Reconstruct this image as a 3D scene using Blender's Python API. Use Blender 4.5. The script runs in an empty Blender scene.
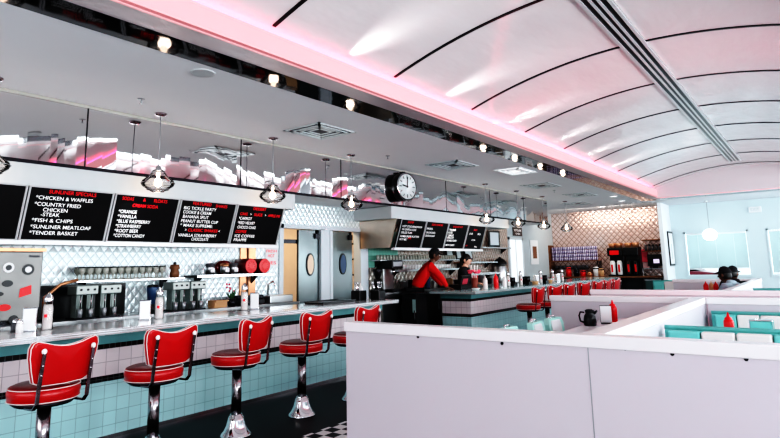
import bpy, bmesh, math, random
from math import pi, sin, cos, radians, sqrt
from mathutils import Vector, Matrix
random.seed(7)
SC = bpy.context.scene
COL = SC.collection
X, Y, Z = Vector((1,0,0)), Vector((0,1,0)), Vector((0,0,1))

# ------------------------------------------------------------------ materials
def mat(name, color=(.8,.8,.8), rough=.5, metal=0, emit=None, estr=0, spec=.5, coat=0, trans=0, ior=1.45, alpha=1, noise=0, nscale=8, bump=0, bscale=30):
    m = bpy.data.materials.new(name); m.use_nodes = True
    nt = m.node_tree; b = nt.nodes['Principled BSDF']
    b.inputs['Base Color'].default_value = (*color, 1)
    b.inputs['Roughness'].default_value = rough
    b.inputs['Metallic'].default_value = metal
    b.inputs['Specular IOR Level'].default_value = spec
    b.inputs['Coat Weight'].default_value = coat
    b.inputs['Transmission Weight'].default_value = trans
    b.inputs['IOR'].default_value = ior
    b.inputs['Alpha'].default_value = alpha
    if emit:
        b.inputs['Emission Color'].default_value = (*emit, 1); b.inputs['Emission Strength'].default_value = estr
    g = nt.nodes.new('ShaderNodeNewGeometry')
    if noise:
        n = nt.nodes.new('ShaderNodeTexNoise'); n.inputs['Scale'].default_value = nscale
        nt.links.new(g.outputs['Position'], n.inputs['Vector'])
        mx = nt.nodes.new('ShaderNodeMix'); mx.data_type = 'RGBA'
        mx.inputs['A'].default_value = (*[c*(1-noise) for c in color], 1)
        mx.inputs['B'].default_value = (*[min(1, c*(1+noise)) for c in color], 1)
        nt.links.new(n.outputs['Fac'], mx.inputs['Factor']); nt.links.new(mx.outputs['Result'], b.inputs['Base Color'])
    if bump:
        n = nt.nodes.new('ShaderNodeTexNoise'); n.inputs['Scale'].default_value = bscale
        nt.links.new(g.outputs['Position'], n.inputs['Vector'])
        bp = nt.nodes.new('ShaderNodeBump'); bp.inputs['Strength'].default_value = bump; bp.inputs['Distance'].default_value = .02
        nt.links.new(n.outputs['Fac'], bp.inputs['Height']); nt.links.new(bp.outputs['Normal'], b.inputs['Normal'])
    return m

def nodes_of(m):
    nt = m.node_tree
    def N(t, **kw):
        n = nt.nodes.new(t)
        for k, v in kw.items(): setattr(n, k, v)
        return n
    def M(op, a, b=None, c=None):
        n = nt.nodes.new('ShaderNodeMath'); n.operation = op
        for i, v in enumerate((a, b, c)):
            if v is None: continue
            if isinstance(v, (int, float)): n.inputs[i].default_value = v
            else: nt.links.new(v, n.inputs[i])
        return n.outputs[0]
    return nt, N, M, nt.nodes['Principled BSDF']

def quilt(name, w, h, c_flat, c_line, rough=.22, metal=.85, warm=None):
    m = mat(name, c_flat, rough, metal); nt, N, M, b = nodes_of(m)
    g = N('ShaderNodeNewGeometry'); s = N('ShaderNodeSeparateXYZ'); nt.links.new(g.outputs['Position'], s.inputs[0])
    u = M('ADD', s.outputs[0], s.outputs[1])
    a = M('DIVIDE', u, w); q = M('DIVIDE', s.outputs[2], h)
    p1 = M('PINGPONG', M('ADD', a, q), .5); p2 = M('PINGPONG', M('SUBTRACT', a, q), .5)
    hgt = M('MINIMUM', p1, p2)
    sm = N('ShaderNodeMapRange'); sm.interpolation_type = 'SMOOTHSTEP'; sm.inputs['From Max'].default_value = .13
    nt.links.new(hgt, sm.inputs['Value'])
    mx = N('ShaderNodeMix', data_type='RGBA'); mx.inputs['A'].default_value = (*c_line, 1); mx.inputs['B'].default_value = (*c_flat, 1)  # crease shading put into the colour so the quilting shows
    nt.links.new(sm.outputs[0], mx.inputs['Factor'])
    last = mx.outputs['Result']
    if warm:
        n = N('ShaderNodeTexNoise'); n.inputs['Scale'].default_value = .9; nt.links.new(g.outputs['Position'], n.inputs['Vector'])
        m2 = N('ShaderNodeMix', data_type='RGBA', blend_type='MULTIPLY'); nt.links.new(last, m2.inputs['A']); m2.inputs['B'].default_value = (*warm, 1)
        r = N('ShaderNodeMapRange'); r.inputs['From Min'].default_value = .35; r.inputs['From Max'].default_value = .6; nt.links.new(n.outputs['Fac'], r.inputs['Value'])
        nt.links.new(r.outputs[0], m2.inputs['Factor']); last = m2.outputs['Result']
    nt.links.new(last, b.inputs['Base Color'])
    bp = N('ShaderNodeBump'); bp.inputs['Strength'].default_value = .9; bp.inputs['Distance'].default_value = .012
    nt.links.new(hgt, bp.inputs['Height']); nt.links.new(bp.outputs['Normal'], b.inputs['Normal'])
    return m

def tile(name, c, grout, size=.108, rough=.25, off=0, gw=.05, vary=.04):
    m = mat(name, c, rough); nt, N, M, b = nodes_of(m)
    g = N('ShaderNodeNewGeometry'); s = N('ShaderNodeSeparateXYZ'); nt.links.new(g.outputs['Position'], s.inputs[0])
    u = M('DIVIDE', M('ADD', s.outputs[0], s.outputs[1]), size)
    v = M('DIVIDE', M('SUBTRACT', s.outputs[2], off), size)
    d = M('MINIMUM', M('PINGPONG', u, .5), M('PINGPONG', v, .5))
    k = M('GREATER_THAN', d, gw*.5)
    wn = N('ShaderNodeTexWhiteNoise'); cb = N('ShaderNodeCombineXYZ')
    nt.links.new(M('FLOOR', u), cb.inputs[0]); nt.links.new(M('FLOOR', v), cb.inputs[1]); nt.links.new(cb.outputs[0], wn.inputs['Vector'])
    m0 = N('ShaderNodeMix', data_type='RGBA'); nt.links.new(wn.outputs['Value'], m0.inputs['Factor'])
    m0.inputs['A'].default_value = (*[x*(1-vary) for x in c], 1); m0.inputs['B'].default_value = (*[min(1, x*(1+vary)) for x in c], 1)
    mx = N('ShaderNodeMix', data_type='RGBA'); mx.inputs['A'].default_value = (*grout, 1)
    nt.links.new(m0.outputs['Result'], mx.inputs['B']); nt.links.new(k, mx.inputs['Factor']); nt.links.new(mx.outputs['Result'], b.inputs['Base Color'])
    return m

def floor_mat():
    m = mat('floor_tiles', (.01,.01,.012), .35, spec=.12); nt, N, M, b = nodes_of(m)
    g = N('ShaderNodeNewGeometry'); s = N('ShaderNodeSeparateXYZ'); nt.links.new(g.outputs['Position'], s.inputs[0])
    ck = N('ShaderNodeTexChecker'); ck.inputs['Scale'].default_value = 1/.105
    ck.inputs['Color1'].default_value = (.75,.72,.72,1); ck.inputs['Color2'].default_value = (.006,.006,.008,1)
    ad = N('ShaderNodeVectorMath', operation='ADD'); ad.inputs[1].default_value = (.02,.03,.0525)
    nt.links.new(g.outputs['Position'], ad.inputs[0]); nt.links.new(ad.outputs[0], ck.inputs['Vector'])
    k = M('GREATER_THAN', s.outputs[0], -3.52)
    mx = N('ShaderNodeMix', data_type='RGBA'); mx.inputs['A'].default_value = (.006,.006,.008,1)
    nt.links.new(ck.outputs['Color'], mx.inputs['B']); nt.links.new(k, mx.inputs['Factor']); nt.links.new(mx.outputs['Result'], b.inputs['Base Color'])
    return m

def mirror_mat():
    m = mat('faceted_mirror', (.68,.66,.66), .03, 1); nt, N, M, b = nodes_of(m)
    g = N('ShaderNodeNewGeometry'); s = N('ShaderNodeSeparateXYZ'); nt.links.new(g.outputs['Position'], s.inputs[0])
    def cell(scale, seed):
        v = N('ShaderNodeTexVoronoi', voronoi_dimensions='1D'); v.inputs['Scale'].default_value = scale
        nt.links.new(M('ADD', s.outputs[1], seed), v.inputs['W'])
        c = N('ShaderNodeSeparateColor'); nt.links.new(v.outputs['Color'], c.inputs[0])
        loc = M('SUBTRACT', M('ADD', s.outputs[1], seed), v.outputs['W'])
        return c.outputs[0], c.outputs[1], loc
    r1, r2, l1 = cell(2.2, 3.1); r3, r4, l2 = cell(9, 7.7)
    # the sheet waves only in its lower half
    fade = N('ShaderNodeMapRange'); fade.inputs['From Min'].default_value = 2.86; fade.inputs['From Max'].default_value = 2.60; nt.links.new(s.outputs[2], fade.inputs['Value'])
    t = M('ADD', M('MULTIPLY', M('SUBTRACT', r1, .55), .045), M('MULTIPLY', M('SUBTRACT', r3, .5), .022))
    t = M('ADD', t, M('MULTIPLY', l1, M('MULTIPLY', M('SUBTRACT', r2, .5), .34)))
    t = M('MULTIPLY', t, fade.outputs[0])
    cb = N('ShaderNodeCombineXYZ'); cb.inputs[0].default_value = 1
    nt.links.new(M('MULTIPLY', M('MULTIPLY', M('SUBTRACT', r4, .5), .03), fade.outputs[0]), cb.inputs[1]); nt.links.new(t, cb.inputs[2])
    nm = N('ShaderNodeVectorMath', operation='NORMALIZE'); nt.links.new(cb.outputs[0], nm.inputs[0]); nt.links.new(nm.outputs[0], b.inputs['Normal'])
    return m

def vault_mat():
    m = mat('glossy_vault_panel', (.74,.69,.695), .2, 0, spec=.42, coat=.12); nt, N, M, b = nodes_of(m)
    g = N('ShaderNodeNewGeometry'); mp = N('ShaderNodeMapping'); mp.inputs['Scale'].default_value = (2.2, .9, 1); nt.links.new(g.outputs['Position'], mp.inputs['Vector'])
    n = N('ShaderNodeTexNoise'); n.inputs['Scale'].default_value = 1.6; n.inputs['Detail'].default_value = 3; nt.links.new(mp.outputs[0], n.inputs['Vector'])
    bp = N('ShaderNodeBump'); bp.inputs['Strength'].default_value = .35; bp.inputs['Distance'].default_value = .05
    nt.links.new(n.outputs['Fac'], bp.inputs['Height']); nt.links.new(bp.outputs['Normal'], b.inputs['Normal']); nt.links.new(bp.outputs['Normal'], b.inputs['Coat Normal'])
    b.inputs['Coat Roughness'].default_value = .06
    return m

def striped(name, c1, c2, scale, axis=0, rough=.5):
    m = mat(name, c1, rough); nt, N, M, b = nodes_of(m)
    g = N('ShaderNodeNewGeometry'); s = N('ShaderNodeSeparateXYZ'); nt.links.new(g.outputs['Position'], s.inputs[0])
    k = M('GREATER_THAN', M('FRACT', M('MULTIPLY', s.outputs[axis], scale)), .5)
    mx = N('ShaderNodeMix', data_type='RGBA'); mx.inputs['A'].default_value = (*c1, 1); mx.inputs['B'].default_value = (*c2, 1)
    nt.links.new(k, mx.inputs['Factor']); nt.links.new(mx.outputs['Result'], b.inputs['Base Color'])
    return m

def thin_glass(name, tint=(1,1,1), gl=.25, rough=.03):
    m = bpy.data.materials.new(name); m.use_nodes = True; nt = m.node_tree; nt.nodes.clear()
    o = nt.nodes.new('ShaderNodeOutputMaterial'); mx = nt.nodes.new('ShaderNodeMixShader'); t = nt.nodes.new('ShaderNodeBsdfTransparent'); g = nt.nodes.new('ShaderNodeBsdfGlossy')
    f = nt.nodes.new('ShaderNodeLayerWeight'); f.inputs['Blend'].default_value = gl
    t.inputs['Color'].default_value = (*tint, 1); g.inputs['Roughness'].default_value = rough
    nt.links.new(f.outputs['Fresnel'], mx.inputs[0]); nt.links.new(t.outputs[0], mx.inputs[1]); nt.links.new(g.outputs[0], mx.inputs[2]); nt.links.new(mx.outputs[0], o.inputs['Surface'])
    return m

m_white   = mat('white_paint', (.80,.82,.84), .45, noise=.02, nscale=3)
m_ceil    = mat('ceiling_paint', (.74,.75,.78), .7, noise=.02, nscale=2)
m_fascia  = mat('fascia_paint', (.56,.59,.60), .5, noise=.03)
m_partw   = mat('partition_laminate', (.63,.57,.62), .3, noise=.02, nscale=1.2)
m_cap     = mat('partition_cap', (.84,.80,.82), .22, noise=.02, nscale=4)
m_wallp   = mat('pale_wall_paint', (.64,.74,.77), .6, noise=.03, nscale=2)
m_grey    = mat('grey_metal', (.35,.36,.38), .4, .6)
m_black   = mat('black_plastic', (.008,.008,.010), .3)
m_dark    = mat('dark_metal', (.03,.03,.035), .25, .7)
m_board   = mat('menu_board_black', (.004,.004,.005), .35)
m_chrome  = mat('chrome', (.70,.70,.72), .10, 1)
m_column  = mat('stool_chrome', (.34,.31,.32), .16, 1)
m_dchrome = mat('dark_chrome', (.30,.24,.26), .12, 1)
m_black_mirror = mat('black_mirror', (.05,.05,.055), .05, 1, bump=.18, bscale=2.2)
m_edge    = mat('ribbed_edge_metal', (.62,.63,.64), .25, .7)
m_silver  = mat('silver_sheet', (.72,.72,.74), .12, 1, bump=.35, bscale=4)
m_steel   = mat('brushed_steel', (.50,.51,.52), .28, .9, noise=.12, nscale=2.5)
m_steeld  = mat('door_steel', (.16,.185,.19), .28, .85, noise=.6, nscale=1.4)
m_red     = mat('red_vinyl', (.50,.004,.009), .30, noise=.05, nscale=6, coat=.2)
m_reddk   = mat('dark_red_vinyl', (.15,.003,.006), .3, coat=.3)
m_pipe    = mat('white_piping', (.85,.78,.76), .4)
m_redpl   = mat('red_plastic', (.72,.01,.015), .3)
m_redtxt  = mat('red_letter', (.8,.015,.03), .5, emit=(1,.03,.05), estr=.25)
m_whtxt   = mat('white_letter', (.9,.9,.9), .5, emit=(1,1,1), estr=.35)
m_teal    = mat('teal_vinyl', (.19,.57,.54), .35, noise=.05)
m_mint    = mat('mint_vinyl', (.42,.74,.68), .35, noise=.04)
m_cream   = mat('cream_vinyl', (.80,.74,.72), .4, noise=.03)
m_tealdk  = mat('teal_edge', (.13,.31,.32), .3, noise=.1)
m_quilt   = quilt('quilted_steel', .095, .125, (.80,.88,.90), (.46,.54,.57), .28, .35)
m_quilt_warm = quilt('quilted_steel_warm_reflection', .12, .16, (.62,.46,.40), (.22,.13,.10), .25, .55, warm=(.75,.95,1.0))  # copper tint paints warm reflections into the steel colour
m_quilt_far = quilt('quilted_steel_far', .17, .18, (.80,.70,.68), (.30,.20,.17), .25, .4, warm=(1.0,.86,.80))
m_tmint   = tile('mint_tile', (.48,.76,.78), (.32,.52,.54), off=-.003)
m_twhite  = tile('pinkish_white_tile', (.84,.76,.78), (.52,.45,.48), off=.504-.108*2)
m_tblack  = tile('black_tile', (.008,.009,.010), (.09,.10,.10), .048, .15, off=.0, gw=.12)
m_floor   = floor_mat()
m_mirror  = mirror_mat()
m_vault   = vault_mat()
m_ctop    = mat('counter_laminate', (.86,.88,.90), .12, coat=.4, noise=.12, nscale=9)
m_neon    = mat('violet_neon', (.8,.3,1), .5, emit=(.72,.22,1.0), estr=1.6)
m_neonp   = mat('pink_neon', (1,.3,.5), .5, emit=(1.0,.07,.14), estr=16)
m_lip     = mat('pink_glow_lip', (.46,.27,.29), .3, emit=(1.0,.44,.47), estr=.56)  # pale lip, no lamp; pink bounce from the vault put in as emission
m_bulb    = mat('warm_bulb', (1,.9,.8), .5, emit=(1,.74,.55), estr=7)
m_spot    = mat('warm_spot_lamp', (1,.8,.6), .5, emit=(1,.55,.32), estr=2.2)
m_globe   = mat('opal_globe', (.9,.9,.9), .4, emit=(1,1,1), estr=1.6)
m_litvent = mat('glowing_vent_face', (.9,.9,.9), .4, emit=(.95,1,1), estr=.75)
m_glass   = thin_glass('clear_glass', (.90,.88,.87), .22)
m_pane    = thin_glass('window_glass', (.97,.99,1), .12)
m_tan     = mat('kitchen_wall_tan', (.70,.57,.46), .6, emit=(1,.72,.48), estr=.12, noise=.04)  # faint emission puts warm kitchen light into the wall colour
m_copper  = mat('copper_metal', (.62,.30,.17), .3, .6, noise=.2)
m_green   = tile('green_wall_tile', (.20,.42,.35), (.12,.28,.24), .08, .3)
m_skin_d  = mat('skin_brown', (.16,.075,.05), .5)
m_skin_l  = mat('skin_light', (.72,.42,.32), .5)
m_blackcl = mat('black_cloth', (.010,.010,.013), .8, noise=.3, nscale=20)
m_redcl   = mat('red_shirt_cloth', (.62,.008,.010), .7, noise=.12, nscale=12)
m_greycl  = mat('grey_hoodie_cloth', (.34,.42,.47), .8, noise=.15, nscale=12)
m_hair    = mat('black_hair', (.012,.009,.008), .5)
m_eyew    = mat('eye_white', (.8,.8,.8), .3)
m_lips    = mat('lip_colour', (.45,.10,.09), .4)
m_paper   = mat('paper', (.85,.85,.86), .6)
m_sugar   = mat('sugar_white', (.85,.82,.82), .5)
m_wood    = mat('brown_wood', (.22,.10,.05), .5, noise=.3, nscale=12)
m_tanbox  = mat('tan_card', (.62,.36,.20), .6)
m_purple  = striped('purple_stripe_cup', (.62,.58,.72), (.12,.09,.20), 17, 0)
m_blue    = mat('dark_blue_plastic', (.03,.07,.14), .3)
m_leaf    = mat('plant_green', (.04,.12,.05), .5)
m_pinkfl  = mat('pink_paper', (.80,.10,.16), .5)
m_blind   = mat('pale_blind', (.44,.53,.54), .5, emit=(.62,.78,.80), estr=.10, noise=.15, nscale=1.5)  # low emission stands for daylight coming through the slats
m_ground  = mat('outdoor_concrete', (.6,.62,.64), .8, noise=.1)
m_carred  = mat('dark_red_car_paint', (.14,.01,.025), .3, coat=.5)
m_rubber  = mat('rubber', (.01,.01,.01), .8)
m_ventdk  = mat('dark_grey_vent_shade', (.10,.10,.11), .6)  # plain dark grey; also paints the shade inside vent ducts
m_tealtop = mat('teal_laminate', (.55,.80,.82), .15, coat=.4, noise=.08, nscale=6)

# ------------------------------------------------------------------ mesh builder
class MB:
    def __init__(s): s.bm = bmesh.new(); s.mi = 0
    def _mark(s, faces, smooth):
        for f in faces: f.material_index = s.mi; f.smooth = smooth
    def box(s, a, b, M=None):
        a, b = Vector(a), Vector(b); c = (a+b)/2; d = b-a
        mt = Matrix.Translation(c) @ Matrix.Diagonal((abs(d.x), abs(d.y), abs(d.z), 1))
        if M: mt = M @ mt
        r = bmesh.ops.create_cube(s.bm, size=1, matrix=mt)
        s._mark({f for v in r['verts'] for f in v.link_faces}, False); return s
    def cyl(s, p0, p1, r0, r1=None, seg=16, cap=True, smooth=True):
        p0, p1 = Vector(p0), Vector(p1); r1 = r0 if r1 is None else r1
        d = p1-p0; q = d.to_track_quat('Z', 'Y').to_matrix().to_4x4()
        mt = Matrix.Translation((p0+p1)/2) @ q
        r = bmesh.ops.create_cone(s.bm, cap_ends=cap, cap_tris=False, segments=seg, radius1=r0, radius2=r1, depth=d.length, matrix=mt)
        fs = {f for v in r['verts'] for f in v.link_faces}
        for f in fs: f.material_index = s.mi; f.smooth = smooth and len(f.verts) == 4
        return s
    def lathe(s, prof, M=None, seg=20, cap=True):
        # prof: list of (r, z)
        rings = []
        for r, z in prof:
            ring = []
            for i in range(seg):
                a = 2*pi*i/seg; p = Vector((r*cos(a), r*sin(a), z))
                ring.append(s.bm.verts.new(M @ p if M else p))
            rings.append(ring)
        for A, B in zip(rings, rings[1:]):
            for i in range(seg):
                f = s.bm.faces.new((A[i], A[(i+1) % seg], B[(i+1) % seg], B[i])); f.smooth = True; f.material_index = s.mi
        if cap:
            for ring, rev in ((rings[0], True), (rings[-1], False)):
                if (ring[0].co-ring[seg//2].co).length > 1e-5:
                    f = s.bm.faces.new(ring[::-1] if rev else ring); f.material_index = s.mi
        return s
    def sphere(s, c, r, M=None, u=14, v=10, sc=(1,1,1)):
        mt = Matrix.Translation(Vector(c)) @ Matrix.Diagonal((sc[0], sc[1], sc[2], 1))
        if M: mt = M @ mt
        q = bmesh.ops.create_uvsphere(s.bm, u_segments=u, v_segments=v, radius=r, matrix=mt)
        s._mark({f for w in q['verts'] for f in w.link_faces}, True); return s
    def tube(s, pts, r, seg=8, closed=False):
        pts = [Vector(p) for p in pts]; n = len(pts); rings = []
        up = None
        for i, p in enumerate(pts):
            if closed: t = (pts[(i+1) % n]-pts[i-1])
            else: t = pts[min(i+1, n-1)]-pts[max(i-1, 0)]
            t.normalize()
            if up is None: up = t.orthogonal().normalized()
            up = (up - t*up.dot(t)).normalized(); w = t.cross(up)
            rr = r[i] if isinstance(r, (list, tuple)) else r
            rings.append([s.bm.verts.new(p + up*rr*cos(2*pi*k/seg) + w*rr*sin(2*pi*k/seg)) for k in range(seg)])
        prs = list(zip(rings, rings[1:])) + ([(rings[-1], rings[0])] if closed else [])
        for A, B in prs:
            for k in range(seg):
                f = s.bm.faces.new((A[k], A[(k+1) % seg], B[(k+1) % seg], B[k])); f.smooth = True; f.material_index = s.mi
        if not closed:
            s._mark([s.bm.faces.new(rings[0][::-1]), s.bm.faces.new(rings[-1])], False)
        return s
    def prism(s, poly, d0, d1, M=None, smooth=False):
        # poly: (x,y) outline, extruded along local z from d0 to d1
        T = M or Matrix.Identity(4)
        A = [s.bm.verts.new(T @ Vector((x, y, d0))) for x, y in poly]
        B = [s.bm.verts.new(T @ Vector((x, y, d1))) for x, y in poly]
        n = len(poly)
        for i in range(n):
            f = s.bm.faces.new((A[i], A[(i+1) % n], B[(i+1) % n], B[i])); f.smooth = smooth; f.material_index = s.mi
        s._mark([s.bm.faces.new(A[::-1]), s.bm.faces.new(B)], False); return s
    def quad(s, *ps):
        f = s.bm.faces.new([s.bm.verts.new(Vector(p)) for p in ps]); f.material_index = s.mi; return s
    def build(s, name, mats, parent=None, bevel=0, loc=None):
        bmesh.ops.recalc_face_normals(s.bm, faces=s.bm.faces)
        me = bpy.data.meshes.new(name); s.bm.to_mesh(me); s.bm.free()
        for m in (mats if isinstance(mats, (list, tuple)) else [mats]): me.materials.append(m)
        o = bpy.data.objects.new(name, me); COL.objects.link(o)
        if parent: o.parent = parent
        if loc: o.location = loc
        if bevel:
            b = o.modifiers.new('bevel', 'BEVEL'); b.width = bevel; b.segments = 2; b.limit_method = 'ANGLE'; b.angle_limit = radians(50)
        return o

def tag(o, label=None, cat=None, group=None, kind=None):
    if label: o['label'] = label
    if cat: o['category'] = cat
    if group: o['group'] = group
    if kind: o['kind'] = kind
    return o
def thing(name, label, cat, loc=(0,0,0), rz=0, group=None):
    o = bpy.data.objects.new(name, None); o.empty_display_size = .1; COL.objects.link(o)
    o.location = loc; o.rotation_euler = (0,0,rz)
    return tag(o, label, cat, group)
def struct(o): o['kind'] = 'structure'; return o
def dup(root, loc, rz=None, label=None, group=None, scale=None):
    r = root.copy(); COL.objects.link(r); r.location = loc
    if rz is not None: r.rotation_euler = (0,0,rz)
    if label: r['label'] = label
    if group: r['group'] = group
    if scale: r.scale = scale
    for ch in list(root.children):
        c = ch.copy(); COL.objects.link(c); c.parent = r
        for g in ch.children:
            d = g.copy(); COL.objects.link(d); d.parent = c
    return r
def bx(name, a, b, m, parent=None, bevel=0): return MB().box(a, b).build(name, m, parent, bevel)
def sbox(name, a, b, m, parent=None, bevel=0):
    o = bx(name, a, b, m, parent, bevel)
    if not parent: struct(o)
    return o

# ------------------------------------------------------------------ dimensions (metres; the camera stands at x=0, y=0)
ZC = 2.95          # flat ceiling
WX = -6.3          # kitchen side wall
MX = -5.5          # mirror face
ZM = 2.33          # underside of mirror soffit
YF = 18.4          # far wall
XR = 3.3           # window side wall
YB = -3.0          # wall behind
SX = -7.05         # side wall beyond the counter
VX0, VX1, VZ0, VZA = -3.27, .71, 3.17, 3.55
VC = (VX0+VX1)/2; VH = (VX1-VX0)/2
VY0, VY1 = -2.4, 15.75
def vz(x): return VZA-(VZA-VZ0)*((x-VC)/VH)**2

# ------------------------------------------------------------------ room shell
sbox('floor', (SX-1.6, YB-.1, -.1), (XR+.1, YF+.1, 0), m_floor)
def ceiling():
    b = MB()
    b.box((SX-.1, YB-.1, ZC), (-3.68, YF+.1, ZC+.1))
    b.box((1.12, YB-.1, ZC), (XR+.1, YF+.1, ZC+.1))
    b.box((-3.68, 16.25, ZC), (1.12, YF+.1, ZC+.1))
    b.box((-3.68, YB-.1, ZC), (1.12, -2.9, ZC+.1))
    return struct(b.build('ceiling', m_ceil))
ceiling()
def vault():
    b = MB(); n = 40
    xs = [VX0+(VX1-VX0)*i/n for i in range(n+1)]
    lo = [(x, vz(x)) for x in xs]; hi = [(x, vz(x)+.05) for x in reversed(xs)]
    M = Matrix(((1,0,0,0),(0,0,1,0),(0,1,0,0),(0,0,0,1)))
    # several strips rather than one n-gon
    for i in range(n):
        x0, x1 = xs[i], xs[i+1]
        for (za, zb_, flip) in ((vz(x0), vz(x1), 0), (vz(x0)+.05, vz(x1)+.05, 1)):
            b.quad((x0, VY0, za), (x1, VY0, zb_), (x1, VY1, zb_), (x0, VY1, za))
    bmesh.ops.remove_doubles(b.bm, verts=b.bm.verts, dist=1e-5)
    for f in b.bm.faces: f.smooth = True
    return struct(b.build('ceiling_vault', m_vault))
vault()
for k, (y0, y1) in enumerate(((VY0-.06, VY0), (VY1, VY1+.06))):
    b = MB(); n = 30
    poly = [(VX0-.1, ZC)] + [(VX0-.1, VZ0)] + [(VX0+(VX1-VX0)*i/n, vz(VX0+(VX1-VX0)*i/n)+.05) for i in range(n+1)] + [(VX1+.1, VZ0), (VX1+.1, ZC)]
    M = Matrix(((1,0,0,0),(0,0,1,0),(0,1,0,0),(0,0,0,1)))
    b.prism(poly, y0, y1, M); struct(b.build('ceiling_vault_end', mat('vault_end_panel', (.80,.72,.74), .25)))
# ribs of the vault
for k, y in enumerate([2.78-1.57*2, 2.78-1.57] + [2.78+1.571*i for i in range(9)]):
    if y > VY1: break
    b = MB(); n = 26
    xs = [VX0+.10+(VX1-VX0-.2)*i/n for i in range(n+1)]
    for i in range(n):
        x0, x1 = xs[i], xs[i+1]
        b.quad((x0, y-.016, vz(x0)-.010), (x1, y-.016, vz(x1)-.010), (x1, y+.016, vz(x1)-.010), (x0, y+.016, vz(x0)-.010))
        b.quad((x0, y-.016, vz(x0)-.010), (x1, y-.016, vz(x1)-.010), (x1, y-.016, vz(x1)+.004), (x0, y-.016, vz(x0)+.004))
        b.quad((x0, y+.016, vz(x0)-.010), (x1, y+.016, vz(x1)-.010), (x1, y+.016, vz(x1)+.004), (x0, y+.016, vz(x0)+.004))
    struct(b.build('trim_%d' % (k+1), m_black))
# ridge strip: chrome bars along the crown of the vault
b = MB()
for i, (dx, w) in enumerate(((-.105,.03),(-.03,.022),(.03,.022),(.105,.03))):
    b.mi = 0; b.box((VC+dx-w/2, VY0, VZA-.030), (VC+dx+w/2, 14.8, VZA-.004))
b.mi = 1; b.box((VC-.12, VY0, VZA-.018), (VC+.12, 14.79, VZA-.001))
struct(b.build('trim_20', [mat('satin_silver', (.62,.64,.65), .3, .25), m_black]))
# black mirror strip, silver strip and lip (pink glow painted as emission) round the vault
def ring(name, x0, x1, m, z0=ZC, z1=ZC+.02, yend=0):
    b = MB()
    a, c = x0, x1                      # distances on the left side; mirrored on the right
    w0, w1 = -3.17-x0, -3.17-x1        # widths outward from the lip
    b.box((x0, -2.6-w0+.001, z0), (x1, 15.95+w0, z1))
    b.box((.61-0+w1, -2.6-w0+.001, z0), (.61+w0, 15.95+w0, z1))
    b.box((x1, 15.95+w1, z0), (.61+w1, 15.95+w0, z1))
    return struct(b.build(name, m))
ring('trim_21', -3.70, -3.41, m_black_mirror, ZC-.004, ZC+.02)
ring('trim_22', -3.41, -3.17, mat('satin_silver_strip', (.66,.58,.60), .45, .7, bump=.3, bscale=4), ZC-.001, ZC+.02)
b = MB()
b.box((-3.19, -2.6, ZC-.006), (-3.17, 15.95, 3.14)); b.box((.61, -2.6, ZC-.006), (.63, 15.95, 3.14)); b.box((-3.17, 15.93, ZC-.006), (.61, 15.95, 3.02))
struct(b.build('trim_23', m_lip))
# cove floor behind the lip
for a_, b_ in (((-3.42, VY0, 3.015), (-3.19, VY1, 3.03)), ((.63, VY0, 3.015), (.9, VY1, 3.03)), ((-3.44, VY0, 3.03), (-3.42, VY1, 3.3)), ((.9, VY0, 3.03), (.92, VY1, 3.3))): sbox('ceiling_cove', a_, b_, m_white)
for x, nm in ((-3.255, 'left'), (.695, 'right')):
    t = thing('neon_light', 'violet and pink neon tube in the ceiling cove %s' % ('nearest the counters' if nm == 'left' else 'on the booth side'), 'light', (x, VY0+.1, 3.13))
    MB().cyl((0,0,.032), (0, VY1-VY0-.2, .032), .008, seg=8).build('violet_tube', m_neon, t)
    MB().cyl((0,.01,-.055), (0, VY1-VY0-.21, -.055), .010, seg=8).build('pink_tube', m_neonp, t)
    MB().box((-.02,0,-.095), (.02,.03,.02)).build('holder', m_grey, t); MB().box((-.02,VY1-VY0-.23,-.095), (.02,VY1-VY0-.2,.02)).build('holder', m_grey, t)

# kitchen side wall with its double doorway
b = MB()
b.box((WX-.12, YB, 0), (WX, 5.70, ZC)); b.box((WX-.12, 5.70, 1.955), (WX, 7.72, ZC)); struct(b.build('wall_left', m_quilt))
sbox('wall_left.001', (WX-.12, 7.72, 0), (WX, 13.35, ZC), m_quilt_warm)
sbox('wall_left.002', (SX-.12, 13.35, 0), (SX, YF, ZC), mat('side_wall_paint', (.55,.60,.62), .6, noise=.04))
sbox('wall_left.003', (SX, 13.25, 0), (WX-.12, 13.35, ZC), m_wallp)
sbox('wall_kitchen', (-7.95, 4.6, 0), (-7.85, 9.6, ZC), m_tan)
sbox('wall_kitchen.001', (-7.9, 4.5, 0), (WX-.12, 4.6, ZC), m_tan)
sbox('wall_kitchen.002', (-7.9, 9.6, 0), (WX-.12, 9.7, ZC), m_tan)
sbox('ceiling_kitchen', (-7.95, 4.5, 2.5), (WX-.12, 9.7, 2.56), m_white)
# far wall: quilted steel part, then pale wall with two windows
sbox('wall_far', (SX-.1, YF, 0), (-3.42, YF+.12, ZC), m_quilt_far)
W1 = (-3.10, -1.50); W2 = (-1.08, .55); WZ = (.86, 2.13)
b = MB()
b.box((-3.42, YF, 0), (XR, YF+.12, WZ[0])); b.box((-3.42, YF, WZ[1]), (XR, YF+.12, ZC))
b.box((-3.42, YF, WZ[0]), (W1[0], YF+.12, WZ[1])); b.box((W1[1], YF, WZ[0]), (W2[0], YF+.12, WZ[1])); b.box((W2[1], YF, WZ[0]), (XR, YF+.12, WZ[1]))
struct(b.build('wall_far.001', m_wallp))
sbox('wall_pier', (-3.52, 17.3, 0), (-3.42, YF, ZC), m_white)
sbox('wall_back', (SX, YB-.12, 0), (XR, YB, ZC), m_white)
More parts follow.
